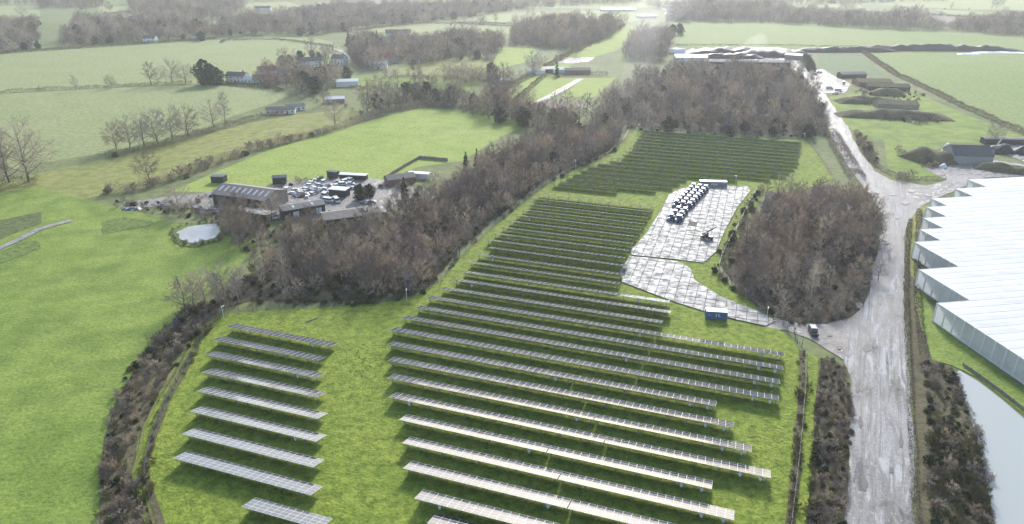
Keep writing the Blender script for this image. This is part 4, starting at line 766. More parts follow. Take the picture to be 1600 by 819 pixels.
building('bunker', 1398, 168, 26, 14, 3.2, 5.0, -10, 'sunken bunker with dark mossy roof behind the oval bank', 'bunker', M_CLAD, M_SOIL)
building('bunker', 1362, 133, 26, 16, 3.4, 5.2, -6, 'brown brick bunker beside the dull crop plot', 'bunker', M_BRICK, M_SOIL)
building('bunker', 1385, 140, 30, 12, 3, 4.8, -10, 'low dark roofed bunker beside the long hedge', 'bunker', M_DARKCLAD, M_SOIL)
building('shed', 1330, 121, 22, 8, 3.2, 4.6, 4, 'dark shed at the edge of the dull crop plot', 'shed', M_DARKCLAD, M_DKROOF)
# dark barn and heaps right
b = building('barn', 1509, 252, 18.5, 14, 4.6, 8.4, -7, 'dark roofed barn with grey concrete wall facing the yard', 'barn', M_CONCW, M_DKROOF)
heap('earth_bank', 1452, 250, 21, 24, 5.5, 20, M_SOIL, 'brown spoil heap beside the dark barn', 'heap', 11)
for px, py, s in ((1478, 236, 2.4), (1475, 246, 2.8), (1474, 254, 3.0), (1473, 262, 2.4), (1481, 228, 2.0)):
    heap('bale_bag', px, py, s * 1.5, s * 1.5, s * .8, 30, M_WSHEET, 'white wrapped bale in the pile against the spoil heap', 'bale', px * .03, 10, 8)['group'] = 'white bales beside the dark barn'
heap('spoil_heap', 1575, 268, 30, 10, 3.4, -30, M_SOIL, 'dark ridged spoil bank in front of the yard', 'heap', 13)
heap('spoil_heap', 1562, 238, 13, 10, 3.8, 0, M_BLACK, 'black peaked heap left of the pale wet yard', 'heap', 14)
heap('spoil_heap', 1604, 240, 14, 10, 4.2, 0, M_BLACK, 'black heap cut by the right picture edge', 'heap', 15)
building('shed', 1592, 225, 40, 5, 3, 3.4, -4, 'long dark shed behind the pale wet yard', 'shed', M_DARKCLAD, M_DKROOF)
m = MB(); m.bar((0, 0, 0), (3.2, 0, 7.5), .5, .5); m.bar((0, 1.2, 0), (3.2, .4, 7.5), .12); m.box((3.2, 0, 7.6), (1.2, .8, .5)); o = m.build('conveyor', M_STEEL, None, G(1552, 236), 0); tag(o, 'pale leaning conveyor beside the dark barn', 'conveyor')
# board fence behind the farm (each panel its own piece)
def boardfence(pix, label, h=1.9):
    pts = [G(*p) for p in pix]; r = tag(empty('board_fence', pts[0]), label, 'fence'); o = pts[0]
    for a, b in zip(pts, pts[1:]):
        d = b - a; n = max(1, int(d.length / 2.4))
        for i in range(n):
            p0 = a + d * (i / n) - o; p1 = a + d * ((i + .97) / n) - o; m = MB(); m.bar(p0 + Vector((0, 0, h / 2)), p1 + Vector((0, 0, h / 2)), .08, h + rng.normal() * .05); m.build('board_panel', M_CLAD, r)
            m = MB(); m.box(p0 + Vector((0, 0, h / 2 + .05)), (.14, .14, h + .1)); m.build('post', M_POST, r)
boardfence([(600, 282), (618, 270), (640, 257), (656, 248), (700, 252)], 'brown board fence round the garden behind the farm', 1.6)

# ------------------------------------------------------------------ containers
M_BLUE = plain('container_blue', (.075, .13, .26), .5, 0, .12, 1.0); M_GREYBL = plain('container_slate', (.17, .20, .25), .5, 0, .1); M_CROOF = plain('container_roof', (.50, .54, .56), .45)
def container(px, py, L, rz, label, wall, roof, marks, ribs=True):
    r = tag(empty('shipping_container', G(px, py), R(rz)), label, 'container'); Wd, h = 2.44, 2.6; m = MB(); m.box((0, 0, h / 2), (L, Wd, h)); m.build('body', wall, r)
    n = int(L / .6)
    for sy in (-1, 1):
        m = MB()
        for i in range(n): m.box((-L / 2 + .3 + (L - .6) * i / (n - 1), sy * (Wd / 2 + .02), h / 2), (.22, .05, h - .3))
        m.build('corrugation', wall, r)['kind'] = 'stuff'
    m = MB(); m.box((0, 0, h + .06), (L + .06, Wd + .06, .12)); m.build('roof', roof, r)
    for sx in (-1, 1):
        for sy in (-1, 1): m = MB(); m.box((sx * (L / 2 - .05), sy * (Wd / 2 - .05), h / 2), (.2, .22, h + .02)); m.build('corner_post', wall, r)
    for sy in (-.6, .6): m = MB(); m.box((L / 2 + .04, sy, h / 2), (.06, 1.1, h - .2)); m.build('door', wall, r)
    mk = MB()
    for x, z, w, hh in marks: mk.box((x, -Wd / 2 - .07, z), (w, .02, hh))
    mk.build('painted_mark', M_WHITE, r)
container(1118, 497, 6.06, -8, 'blue shipping container on the concrete by the gate', M_BLUE, M_CROOF, [(-.1, 1.45, .14, .9), (-.1, 1.9, .6, .1), (.55, 1.9, .5, .1), (.75, 1.5, .1, .8), (.95, 1.1, .5, .1), (.5, 1.45, .1, .7), (-2.1, 1.5, .35, .18)])
mk = [(-4.6, 1.55, 1.3, .22), (-4.4, 1.25, .9, .12), (4.9, 1.9, .35, .35), (4.9, .75, .3, .3)] + [(-.9 + .28 * i, 1.35 + .28 * math.sin(i * .8), .3, .45 + .22 * math.sin(i * 1.7)) for i in range(11)] + [(.5, 1.95, .9, .16)]
container(1113.5, 291.5, 12.2, -5, 'long slate blue container with white lettering behind the tractors', M_GREYBL, M_WSHEET, mk)

# ------------------------------------------------------------------ vehicles
M_TYRE = plain('tyre_rubber', (.02, .02, .02), .8); M_RIM = plain('wheel_rim', (.55, .56, .58), .4); M_TBLUE = plain('tractor_blue', (.06, .13, .33), .35, 0, .08, 1.0, .5, .15); M_CABG = plain('cab_glass', (.05, .07, .09), .06); M_TROOF = plain('cab_roof_white', (.66, .70, .74), .4)
def wheel_mesh(r, w, nm):
    m = MB(); m.cyl((0, -w / 2, 0), (0, w / 2, 0), r, r, 14); 
    for i in range(14): a = 2 * math.pi * i / 14; m.box((math.cos(a) * r, 0, math.sin(a) * r), (.08, w * .96, .08))
    t = m.mesh('tyre_' + nm, M_TYRE); m = MB(); m.cyl((0, -w / 2 - .02, 0), (0, w / 2 + .02, 0), r * .55, r * .55, 10); return t, m.mesh('rim_' + nm, M_RIM)
WH_R, WH_F, WH_C = wheel_mesh(.9, .55, 'rear'), wheel_mesh(.62, .45, 'front'), wheel_mesh(.33, .22, 'car')
def put_wheel(r, wm, loc): w = empty('wheel', loc, 0, r); addmesh('tyre', wm[0], w); addmesh('rim', wm[1], w)
def tractor():
    r = empty('tractor', (0, 0, 0)); m = MB(); m.ext([(.35, .85), (2.55, .85), (2.6, 1.45), (2.3, 1.75), (.35, 1.85)], .85); m.box((1.0, 0, .75), (3.2, .5, .4)); m.build('bonnet', M_TBLUE, r)
    m = MB(); m.ext([(-1.25, 1.0), (.35, 1.0), (.3, 2.65), (-1.1, 2.65)], 1.35); m.build('cab', M_CABG, r); m = MB(); m.ext([(-1.35, 2.66), (.5, 2.66), (.4, 2.86), (-1.25, 2.86)], 1.55); m.build('cab_roof', M_TROOF, r)
    for s in (-1, 1): m = MB(); m.ext([(-1.75, 1.2), (-1.3, 1.9), (-.4, 1.95), (.1, 1.3), (-.3, 1.75), (-1.2, 1.75)], .5); o = m.build('mudguard', M_TBLUE, r, (0, s * .9, 0))
    m = MB(); m.cyl((.7, .55, 1.6), (.7, .55, 2.7), .07); m.build('exhaust', M_DARK, r)
    for s in (-1, 1): put_wheel(r, WH_R, (-.8, s * .98, .9)); put_wheel(r, WH_F, (1.9, s * .85, .62))
    for s in (-1, 1): m = MB(); m.box((2.58, s * .25, 1.3), (.06, .2, .16)); m.build('headlight', M_WHITE, r)
    return r
T0 = tractor(); used = False
def put_tractor(x, y, rz, label, group):
    global used
    o = T0 if not used else copy_tree(T0); used = True; o.location = (x, y, .13); o.rotation_euler = (0, 0, rz); tag(o, label, 'tractor', group); return o
a, b = G(1064, 325), G(1090, 298); d = (b - a).normalized(); nrm = Vector((d.y, -d.x, 0)); rzt = math.atan2(-d.y, -d.x); Ld = (b - a).length
for k in range(7):
    for c in range(3):
        q = a + d * (Ld * k / 6) + nrm * (c * 2.75 - 2.2); put_tractor(q.x, q.y, rzt + rng.normal() * .04, 'blue tractor in the %s file of the long triple line, %s from its near end' % (('left', 'middle', 'right')[c], ordn(k)), 'blue tractors parked three abreast')
a = G(1048, 345); d2 = d
for k in range(3):
    for c in range(2):
        q = a + d2 * (4.8 * k) + nrm * (c * 2.8); put_tractor(q.x, q.y, rzt + rng.normal() * .04, 'blue tractor in the %s file of the short double line, %s from its near end' % (('left', 'right')[c], ordn(k)), 'blue tractors parked two abreast')
q = G(1061, 347); put_tractor(q.x, q.y, rzt - .1, 'single blue tractor standing alone in front of the long line', None)
# dark telehandler
r = tag(empty('telehandler', G(1104, 375) + Vector((0, 0, .13)), R(150)), 'dark telehandler with its boom raised on the white concrete', 'telehandler')
m = MB(); m.ext([(-2.2, .8), (2.2, .8), (2.2, 1.4), (1.0, 1.7), (-2.2, 1.7)], 1.9); m.build('body', M_DARK, r); m = MB(); m.ext([(-.6, 1.7), (.9, 1.7), (.7, 2.8), (-.5, 2.8)], 1.0); m.build('cab', M_CABG, r, (0, .4, 0))
m = MB(); m.bar((1.9, -.5, 1.6), (-1.9, -.5, 4.6), .36, .45); m.bar((-1.8, -.5, 4.5), (-2.9, -.5, 5.5), .26, .3); m.build('boom', M_DARK, r)
for sx in (-1.5, 1.5):
    for sy in (-.95, .95): put_wheel(r, WH_F, (sx, sy, .62))
def car(name, L, Wd, prof, glassprof, mat, label, cat, group=None):
    r = tag(empty(name, (0, 0, 0)), label, cat, group); m = MB(); m.ext(prof, Wd); m.build('body', mat, r); m = MB(); m.ext(glassprof, Wd - .12); m.build('cabin', M_CABG, r)
    xs = [p[0] for p in glassprof]; zt = max(p[1] for p in glassprof); tx = sorted(p[0] for p in glassprof if abs(p[1] - zt) < .02); m = MB(); m.box(((tx[0] + tx[-1]) / 2, 0, zt + .03), (tx[-1] - tx[0] + .1, Wd - .1, .07)); m.build('roof', mat, r)
    for sx in (-L * .31, L * .31):
        for sy in (-Wd / 2 + .1, Wd / 2 - .1): put_wheel(r, WH_C, (sx, sy, .33))
    return r
CAR_P = [(-2.1, .35), (2.1, .35), (2.15, .75), (1.2, .92), (-2.0, .95), (-2.15, .8)]; CAR_G = [(-1.9, .94), (1.15, .92), (.5, 1.42), (-1.5, 1.42)]
VAN_P = [(-2.6, .4), (2.6, .4), (2.65, 1.0), (2.1, 1.25), (1.6, 1.3), (-2.6, 1.3)]; VAN_G = [(-2.58, 1.3), (2.0, 1.28), (1.4, 2.05), (-2.55, 2.05)]
PAINT = {k: plain('paint_' + k, c, .3, 0, .06, 1.0) for k, c in dict(white=(.72, .72, .70), cream=(.60, .57, .50), silver=(.45, .47, .48), red=(.35, .04, .03), dark=(.03, .032, .036), blue=(.05, .10, .28)).items()}
protoc = {k: car('scrap_car', 4.3, 1.75, CAR_P, CAR_G, PAINT[k], '', 'car') for k in ('white', 'cream', 'silver', 'red', 'blue')}
protov = {k: car('parked_van', 5.3, 2.0, VAN_P, VAN_G, PAINT[k], '', 'van') for k in ('white', 'cream')}
usedv = set()
def put_car(pr, px, py, rz, label, cat, group=None, name=None, z=.05):
    if pr.name in usedv: o = copy_tree(pr)
    else: o = pr; usedv.add(pr.name)
    o.location = G(px, py) + Vector((0, 0, z)); o.rotation_euler = (0, 0, R(rz)); tag(o, label, cat)
    if 'group' in o.keys(): del o['group']
    if group: o['group'] = group
    if name: o.name = name
    if 'scrap' in label: q = rng.uniform(.85, 1.25); o.scale = (q, q * rng.uniform(.9, 1.1), q * rng.uniform(.8, 1.15)); o.rotation_euler = (rng.normal() * .06, rng.normal() * .06, R(rz))
    return o
r = car('off_roader', 4.6, 1.9, [(-2.2, .45), (2.2, .45), (2.25, 1.15), (.9, 1.2), (-2.2, 1.2)], [(-2.15, 1.2), (.95, 1.2), (.7, 1.9), (-2.1, 1.9)], PAINT['dark'], 'dark off-roader with grey roof rack in the muddy gateway', 'car'); r.location = G(1270, 522) + Vector((0, 0, .06)); r.rotation_euler = (0, 0, R(-97))
m = MB(); m.box((-.7, 0, 2.03), (2.4, 1.6, .08)); [m.bar((-1.8 + .45 * i, -.8, 2.1), (-1.8 + .45 * i, .8, 2.1), .06) for i in range(6)]; m.build('roof_rack', M_STEEL, r)
gl = 'scrap cars heaped in the farmyard'; ks = ['white', 'white', 'cream', 'silver', 'white']
for i, (px, py) in enumerate([(449, 297), (456, 303), (462, 299), (468, 305), (476, 297), (482, 292), (488, 288), (494, 284), (500, 281), (505, 286), (497, 291), (490, 296), (486, 304), (498, 301), (506, 298), (508, 306), (480, 309), (472, 301), (528, 286), (536, 290), (541, 285), (548, 289), (524, 292), (545, 283)]):
    k = ks[i % 5]; nm = {'white': 'white', 'cream': 'cream', 'silver': 'silver'}[k]
    put_car(protoc[k], px, py, rng.uniform(0, 180), '%s scrap car in the crowded heap behind the dark shed' % nm, 'car', gl + ' (%s)' % nm, 'scrap_car')
for i, (px, py, k, rz, lb) in enumerate([(514, 316, 'white', -20, 'white van behind the dark shed with two doors'), (526, 316, 'cream', -60, 'cream van beside the white one behind the dark shed'), (427, 343, 'white', 20, 'white van parked under the trees before the big barn'), (1296, 139, 'white', -20, 'white van nearest the pale road by the bunkers'), (1310, 143, 'white', -30, 'white van parked second from the pale road'), (1318, 131, 'cream', 70, 'cream van beside the brick bunker')]):
    put_car(protov[k], px, py, rz, lb, 'van', None, 'parked_van')
for px, py, k, lb in ((1273, 117, 'red', 'red car among the works clutter by the road'), (1280, 114, 'white', 'white car among the works clutter by the road'), (1268, 109, 'silver', 'silver car below the conifer screen'), (1305, 147, 'white', 'white car in front of the parked vans'), (560, 317, 'blue', 'blue car under the round evergreen'), (571, 314, 'blue', 'blue pickup shell beside the round evergreen'), (565, 333, 'silver', 'silver car at the end of the farm track'), (415, 120, 'white', 'white car beside the village hedge'), (872, 88, 'white', 'white car at the near end of the strip hedge'), (938, 65, 'white', 'white car along the far strip hedge'), (945, 60, 'silver', 'silver car along the far strip hedge')):
    put_car(protoc[k], px, py, rng.uniform(0, 180), lb, 'car', None, 'parked_car')
for pr in list(protoc.values()) + list(protov.values()):
    if pr.name not in usedv and pr.name.split('.')[0] in ('scrap_car', 'parked_van') and not pr.get('label'):
        for ch in list(pr.children_recursive): bpy.data.objects.remove(ch)
        bpy.data.objects.remove(pr)
# pylon
def pylon(px, py, h, label):
    r = tag(empty('pylon', G(px, py), .4), label, 'pylon'); m = MB(); w = h * .1
    for sx in (-1, 1):
        for sy in (-1, 1): m.bar((sx * w, sy * w, 0), (sx * w * .25, sy * w * .25, h * .6), .35); m.bar((sx * w * .25, sy * w * .25, h * .6), (sx * .15, sy * .15, h), .3)
    for k in range(6):
        t0, t1 = k / 6, (k + 1) / 6; w0, w1 = w * (1 - .75 * t0), w * (1 - .75 * t1)
        for s in (-1, 1): m.bar((s * w0, -w0 * s, h * .6 * t0), (-s * w1, -w1 * s, h * .6 * t1), .16); m.bar((w0 * s, s * w0, h * .6 * t0), (w1 * s, -s * w1, h * .6 * t1), .16)
    m.build('lattice', M_STEEL, r)
    for z, L in ((.62, 7), (.75, 9), (.88, 6)): m = MB(); m.bar((-L, 0, h * z), (L, 0, h * z), .4, .3); m.bar((-L, 0, h * z), (0, 0, h * z + 1.6), .2); m.bar((L, 0, h * z), (0, 0, h * z + 1.6), .2); m.build('cross_arm', M_STEEL, r)
pylon(1041, 52, 38, 'steel lattice pylon at the head of the green strip')
# reservoir lining kerb and posts
boardfence([(1504, 572), (1530, 590), (1565, 616), (1600, 643), (1660, 685)], 'low grey slab revetment along the reservoir edge', 1.0)

# ------------------------------------------------------------------ hedges
def hedge(pix, h, w, mat, label, dens=1.0, name='hedge', leafy_=False):
    pts = [G(*p) for p in pix]; o = pts[0].copy(); V, F = [], []; r = rng; h *= 1.25; w *= 1.15
    for a, b in zip(pts, pts[1:]):
        d = b - a; L = d.length; dist = max(150, a.length); size = .22 + dist / 2200; n = int(L * (h + w) * .55 * dens * 15 / (size * 4.2)); t = r.uniform(0, 1, n); nx = Vector((-d.y, d.x, 0)).normalized()
        for q in t:
            p = a + d * q - o; hh = h * (.75 + .5 * mnoise.noise((q * L * .12, a.x * .01, 2.2)) + .25 * mnoise.noise((q * L * .5, 3.1, a.y * .01)))
            th_ = r.uniform(0, math.pi); rad = r.uniform(.35, 1.0) ** .5
            p = p + nx * (math.cos(th_) * w / 2 * rad * (1 + .3 * mnoise.noise((q * L * .2, 9, 1)))) + Vector((0, 0, max(.05, math.sin(th_) * hh * rad)))
            dv = Vector((r.normal() * .7, r.normal() * .7, abs(r.normal()) + .35)).normalized() * size * r.uniform(.8, 1.9); s = dv.cross(Vector(r.normal(size=3))).normalized() * size * (.42 if leafy_ else .26); k = len(V)
            V += [tuple(p - s), tuple(p + s), tuple(p + dv)]; F.append((k, k + 1, k + 2))
    return tag(addmesh(name, mkmesh(name, V, F, mat), None, o), label, 'hedge')
for pix, h, w, mt, lb in [
 ([(-150, 152), (0, 146), (60, 141), (165, 137), (240, 132), (300, 130)], 2.2, 3, M_TWIGD, 'dark clipped hedge between the two pale crop fields'),
 ([(-150, 98), (0, 84), (60, 80), (165, 73), (330, 62), (410, 57)], 3, 5, M_TWIGD, 'hedge along the top of the wide crop field'),
 ([(340, 131), (400, 137), (440, 143)], 3, 5, M_IVY, 'thick green hedge below the white house'),
 ([(165, 302), (220, 297), (280, 278), (330, 258), (400, 234), (470, 217), (520, 205), (560, 190), (600, 176), (660, 166)], 4.0, 6.5, M_TWIG, 'ragged brown hedge along the bright pasture'),
 ([(165, 246), (220, 236), (300, 214), (350, 200), (400, 186), (450, 178)], 3, 6, M_TWIGD, 'dark hedge under the row of bare oaks'),
 ([(-60, 300), (0, 290), (60, 285)], 4, 7, M_TWIGD, 'dense dark hedge at the far left under big trees'),
 ([(660, 166), (705, 170), (790, 177), (850, 184)], 5, 8, M_TWIG, 'tall brown hedge along the top of the bright pasture'),
 ([(655, 163), (703, 167)], 6, 7, M_EVER, 'tall dark evergreen hedge in the middle distance'),
 ([(545, 138), (640, 143), (740, 150)], 2.5, 4, M_TWIGD, 'low hedge below the small bright paddock'),
 ([(600, 122), (700, 122), (760, 128), (800, 138)], 2.5, 4, M_TWIGD, 'hedge between the small bright and tawny paddocks'),
 ([(770, 150), (800, 135), (850, 108), (890, 85), (940, 60), (975, 40)], 3.5, 5, M_TWIGD, 'long hedge on the west side of the green strip'),
 ([(800, 163), (850, 120), (905, 118), (950, 118)], 3, 4, M_TWIGD, 'hedge behind the two square paddocks'),
 ([(720, 165), (780, 150), (800, 140)], 5, 9, M_TWIG, 'wide brown hedge beside the red roofed house'),
 ([(1350, 83), (1375, 100), (1400, 117), (1450, 140), (1500, 165), (1550, 187), (1600, 209), (1680, 245)], 2.6, 6, M_TWIGD, 'long straight dark hedge between meadow and striped field'),
 ([(1056, 71), (1200, 71), (1400, 75)], 1.4, 2.2, M_TWIGD, 'thin hedge line across the long bright field'),
 ([(1338, 205), (1345, 225), (1355, 245), (1372, 262), (1400, 276), (1440, 281), (1475, 279)], 1.5, 3.6, M_TWIG, 'ragged hedge curving round the road corner'),
 ([(1257, 98), (1265, 108), (1269, 114)], 9, 6, M_EVER, 'tall dark conifer screen beside the works'),
 ([(1422, 345), (1417, 400), (1416, 460), (1419, 540), (1423, 640), (1428, 740), (1432, 850)], 1.5, 1.6, M_TWIGD, 'low dark hedge along the right edge of the road'),
 ([(1436, 330), (1434, 400), (1433, 450), (1436, 500), (1444, 560)], 1.6, 2.2, M_TWIGD, 'second dark hedge between verge and glasshouse'),
 ([(1298, 210), (1318, 245), (1340, 282)], 4, 8, M_TWIG, 'brown scrub hedge left of the upper road'),
 ([(345, 68), (350, 64), (430, 62), (480, 68), (520, 74)], 2.2, 3, M_TWIGD, 'looping hedge round the lane field'),
 ([(545, 49), (600, 43), (660, 37), (720, 38), (850, 45)], 2.5, 4, M_TWIGD, 'far hedge behind the pale strip field'),
 ([(715, 36), (800, 38), (880, 40)], 2.5, 4, M_TWIGD, 'far hedge in front of the pale far field'),
 ([(1350, 20), (1450, 24), (1600, 31), (1750, 38)], 3, 5, M_TWIGD, 'far dark hedge above the ploughed field'),
 ([(160, 23), (200, 19), (240, 34), (290, 36)], 2.5, 4, M_TWIGD, 'far dark hedge under the grey wood'),
 ([(20, 32), (62, 28)], 2.5, 4, M_TWIGD, 'short dark hedge below the lone tree field'),
]: hedge(pix, h, w, mt, lb, 1.0, leafy_=mt in (M_EVER, M_IVY))

# ------------------------------------------------------------------ woods: the nearest trees are things, the rest one mass each
P1 = scatter(WOOD1, 4.2, thin=.2); P2 = scatter(WOOD2, 4.0, thin=.22)
allp = [(math.hypot(p[0], p[1]), p, 1) for p in P1] + [(math.hypot(p[0], p[1]) , p, 2) for p in P2]; allp.sort(key=lambda t: t[0])
LAB = {1: ('bare brown tree in the long wood beside the west fence', 'bare trees of the long wood'), 2: ('bare brown tree in the rounded wood beside the muddy road', 'bare trees of the roadside wood')}
for d, p, w in allp[:300]:
    kd = 'wood' if rng.random() > .06 else 'poplar'; plant(kd, p[0], p[1], rng.uniform(.55, 1.0) * min(1.25, max(.55, canopy(p))) if kd == 'wood' else .7, 'bare_tree', LAB[w][0], 'tree', LAB[w][1])
rest1 = [p for d, p, w in allp[300:] if w == 1]; rest2 = [p for d, p, w in allp[300:] if w == 2]
if rest1: gn_stuff('woodland', rest1, ['wood', 'ever'], .55, 1.05, 'dense far part of the long bare brown wood', weights=[30, 1])
if rest2: gn_stuff('woodland', rest2, ['wood'], .6, 1.1, 'back part of the rounded roadside wood')
gn_stuff('undergrowth', np.concatenate([scatter(WOOD1, 4.2), along([(395, 474), (560, 475), (640, 466), (690, 430), (718, 392), (765, 350), (840, 294), (900, 264), (958, 234)], 2.4, 1.2)]), ['bramble', 'shrub', 'olive'], .7, 1.35, 'brambles and scrub under the long wood', 'undergrowth', weights=[3, 1, 1])
gn_stuff('undergrowth', np.concatenate([scatter(WOOD2, 4.0), along([(1120, 425), (1150, 455), (1192, 482), (1240, 506), (1290, 506), (1330, 490)], 2.0, 1.0), along([(1182, 300), (1160, 350), (1138, 390), (1124, 420)], 1.8, 1.2)]), ['bramble', 'shrub', 'straw'], .7, 1.3, 'brambles and scrub round the roadside wood', 'undergrowth')
gn_stuff('woodland_edge', along(WOOD2 + WOOD2[:1], 3.2, 1.6), ['wood', 'shrub', 'olive'], .35, .8, 'smaller trees and bushes fringing the roadside wood', 'scrub', weights=[3, 2, 1])
gn_stuff('woodland_edge', along(WOOD1[:11], 4.5, 1.5), ['wood', 'shrub', 'olive'], .35, .7, 'smaller trees and bushes fringing the long wood', 'scrub', weights=[2, 3, 1])
gn_stuff('woodland', scatter(WOOD3, 6.0, thin=.12), ['wood', 'ever', 'poplar'], .65, 1.15, 'hazy bare wood behind the far solar block', weights=[12, 1.2, 1])
gn_stuff('undergrowth', along([(975, 200), (1100, 209), (1200, 214), (1300, 212)], 1.6, 2.5), ['bramble', 'shrub', 'ever'], .6, 1.2, 'dark scrub belt behind the far solar fence', 'undergrowth', weights=[4, 4, .4])
FARWOODS = [
 ([(800, 52), (830, 44), (900, 34), (968, 43), (955, 58), (890, 80), (850, 74), (800, 72)], 7, ['wood'], 'brown wood in the middle distance'),
 ([(200, 6), (350, 0), (385, 10), (360, 30), (270, 34), (212, 23)], 13, ['wood', 'field'], 'large grey wood on the far left skyline'),
 ([(1040, 34), (1052, 20), (1090, 14), (1200, 17), (1260, 22), (1350, 28), (1420, 30), (1480, 46), (1440, 48), (1350, 44), (1200, 36)], 10, ['wood', 'field'], 'long grey wood behind the long bright field'),
 ([(1470, 46), (1530, 36), (1600, 30), (1760, 40), (1760, 64), (1600, 58)], 10, ['wood', 'field'], 'grey wood at the right picture edge'),
 ([(975, 92), (985, 70), (1010, 58), (1050, 60), (1045, 75), (1035, 95)], 7, ['wood', 'field'], 'hazy copse beside the green strip'),
 ([(600, 92), (640, 70), (700, 60), (770, 58), (790, 72), (770, 96), (700, 94), (650, 104)], 9, ['wood', 'field', 'ever'], 'bare village trees left of the brown wood'),
 ([(390, 54), (420, 30), (520, 13), (640, 14), (760, 10), (820, 12), (740, 27), (660, 35), (560, 47), (480, 57)], 11, ['wood', 'field', 'ever'], 'broad tree belt above the village'),
 ([(100, 72), (120, 36), (230, 36), (330, 46), (400, 30), (430, 40), (400, 54), (300, 62)], 10, ['wood', 'field', 'ever'], 'tree belt below the far grey wood'),
 ([(-200, 94), (-200, 50), (0, 34), (62, 34), (62, 78), (0, 84)], 14, ['wood', 'field', 'ever'], 'grey trees at the far left edge'),
 ([(545, 90), (560, 62), (620, 62), (640, 72), (610, 92), (600, 112), (560, 110)], 10, ['wood', 'field', 'ever'], 'village garden trees beside the lane'),
 ([(395, 118), (470, 108), (545, 108), (552, 128), (500, 142), (420, 138), (380, 128)], 11, ['wood', 'shrub', 'ever'], 'garden trees between the white house and the stables'),
 ([(555, 180), (590, 168), (640, 150), (700, 160), (790, 168), (900, 185), (935, 200), (880, 207), (800, 196), (720, 176), (660, 166), (600, 182)], 7, ['wood', 'shrub', 'ever'], 'tall brown tree belt along the top of the bright pasture'),
 ([(740, 8), (900, 2), (1000, 0), (1000, 6), (830, 14), (760, 18)], 16, ['wood'], 'very far tree belt in the bright haze'),
 ([(1200, 6), (1270, 2), (1480, -2), (1480, 2), (1270, 8)], 18, ['wood'], 'far trees on the right skyline'),
 ([(0, 6), (400, -4), (700, -6), (700, 0), (400, 3), (200, 2), (0, 10)], 20, ['wood'], 'furthest tree belt on the left skyline'),
 ([(430, 112), (540, 104), (548, 90), (500, 88), (470, 92), (440, 102)], 13, ['wood', 'shrub', 'ever'], 'garden trees behind the white cottages'),
 ([(60, 8), (160, 5), (160, 12), (60, 14)], 12, ['wood', 'field'], 'grey tree belt right of the lone tree field'),
 ([(640, 128), (700, 124), (760, 118), (800, 122), (790, 134), (700, 130)], 9, ['wood', 'shrub', 'ever'], 'trees between the paddocks'),
 ([(1010, 12), (1200, 6), (1240, 10), (1050, 18)], 13, ['wood', 'field'], 'far grey trees above the long wood'),
]
for px, sp, kd, lb in FARWOODS: gn_stuff('woodland', scatter(px, sp * .75, thin=.22, holes=[[(462, 98), (500, 94), (545, 92), (550, 116), (462, 122)], [(360, 120), (400, 118), (400, 150), (360, 150)], [(605, 56), (640, 54), (645, 72), (600, 74)]]), kd, .85, 1.4, lb, weights=[6, 3, .9][:len(kd)])
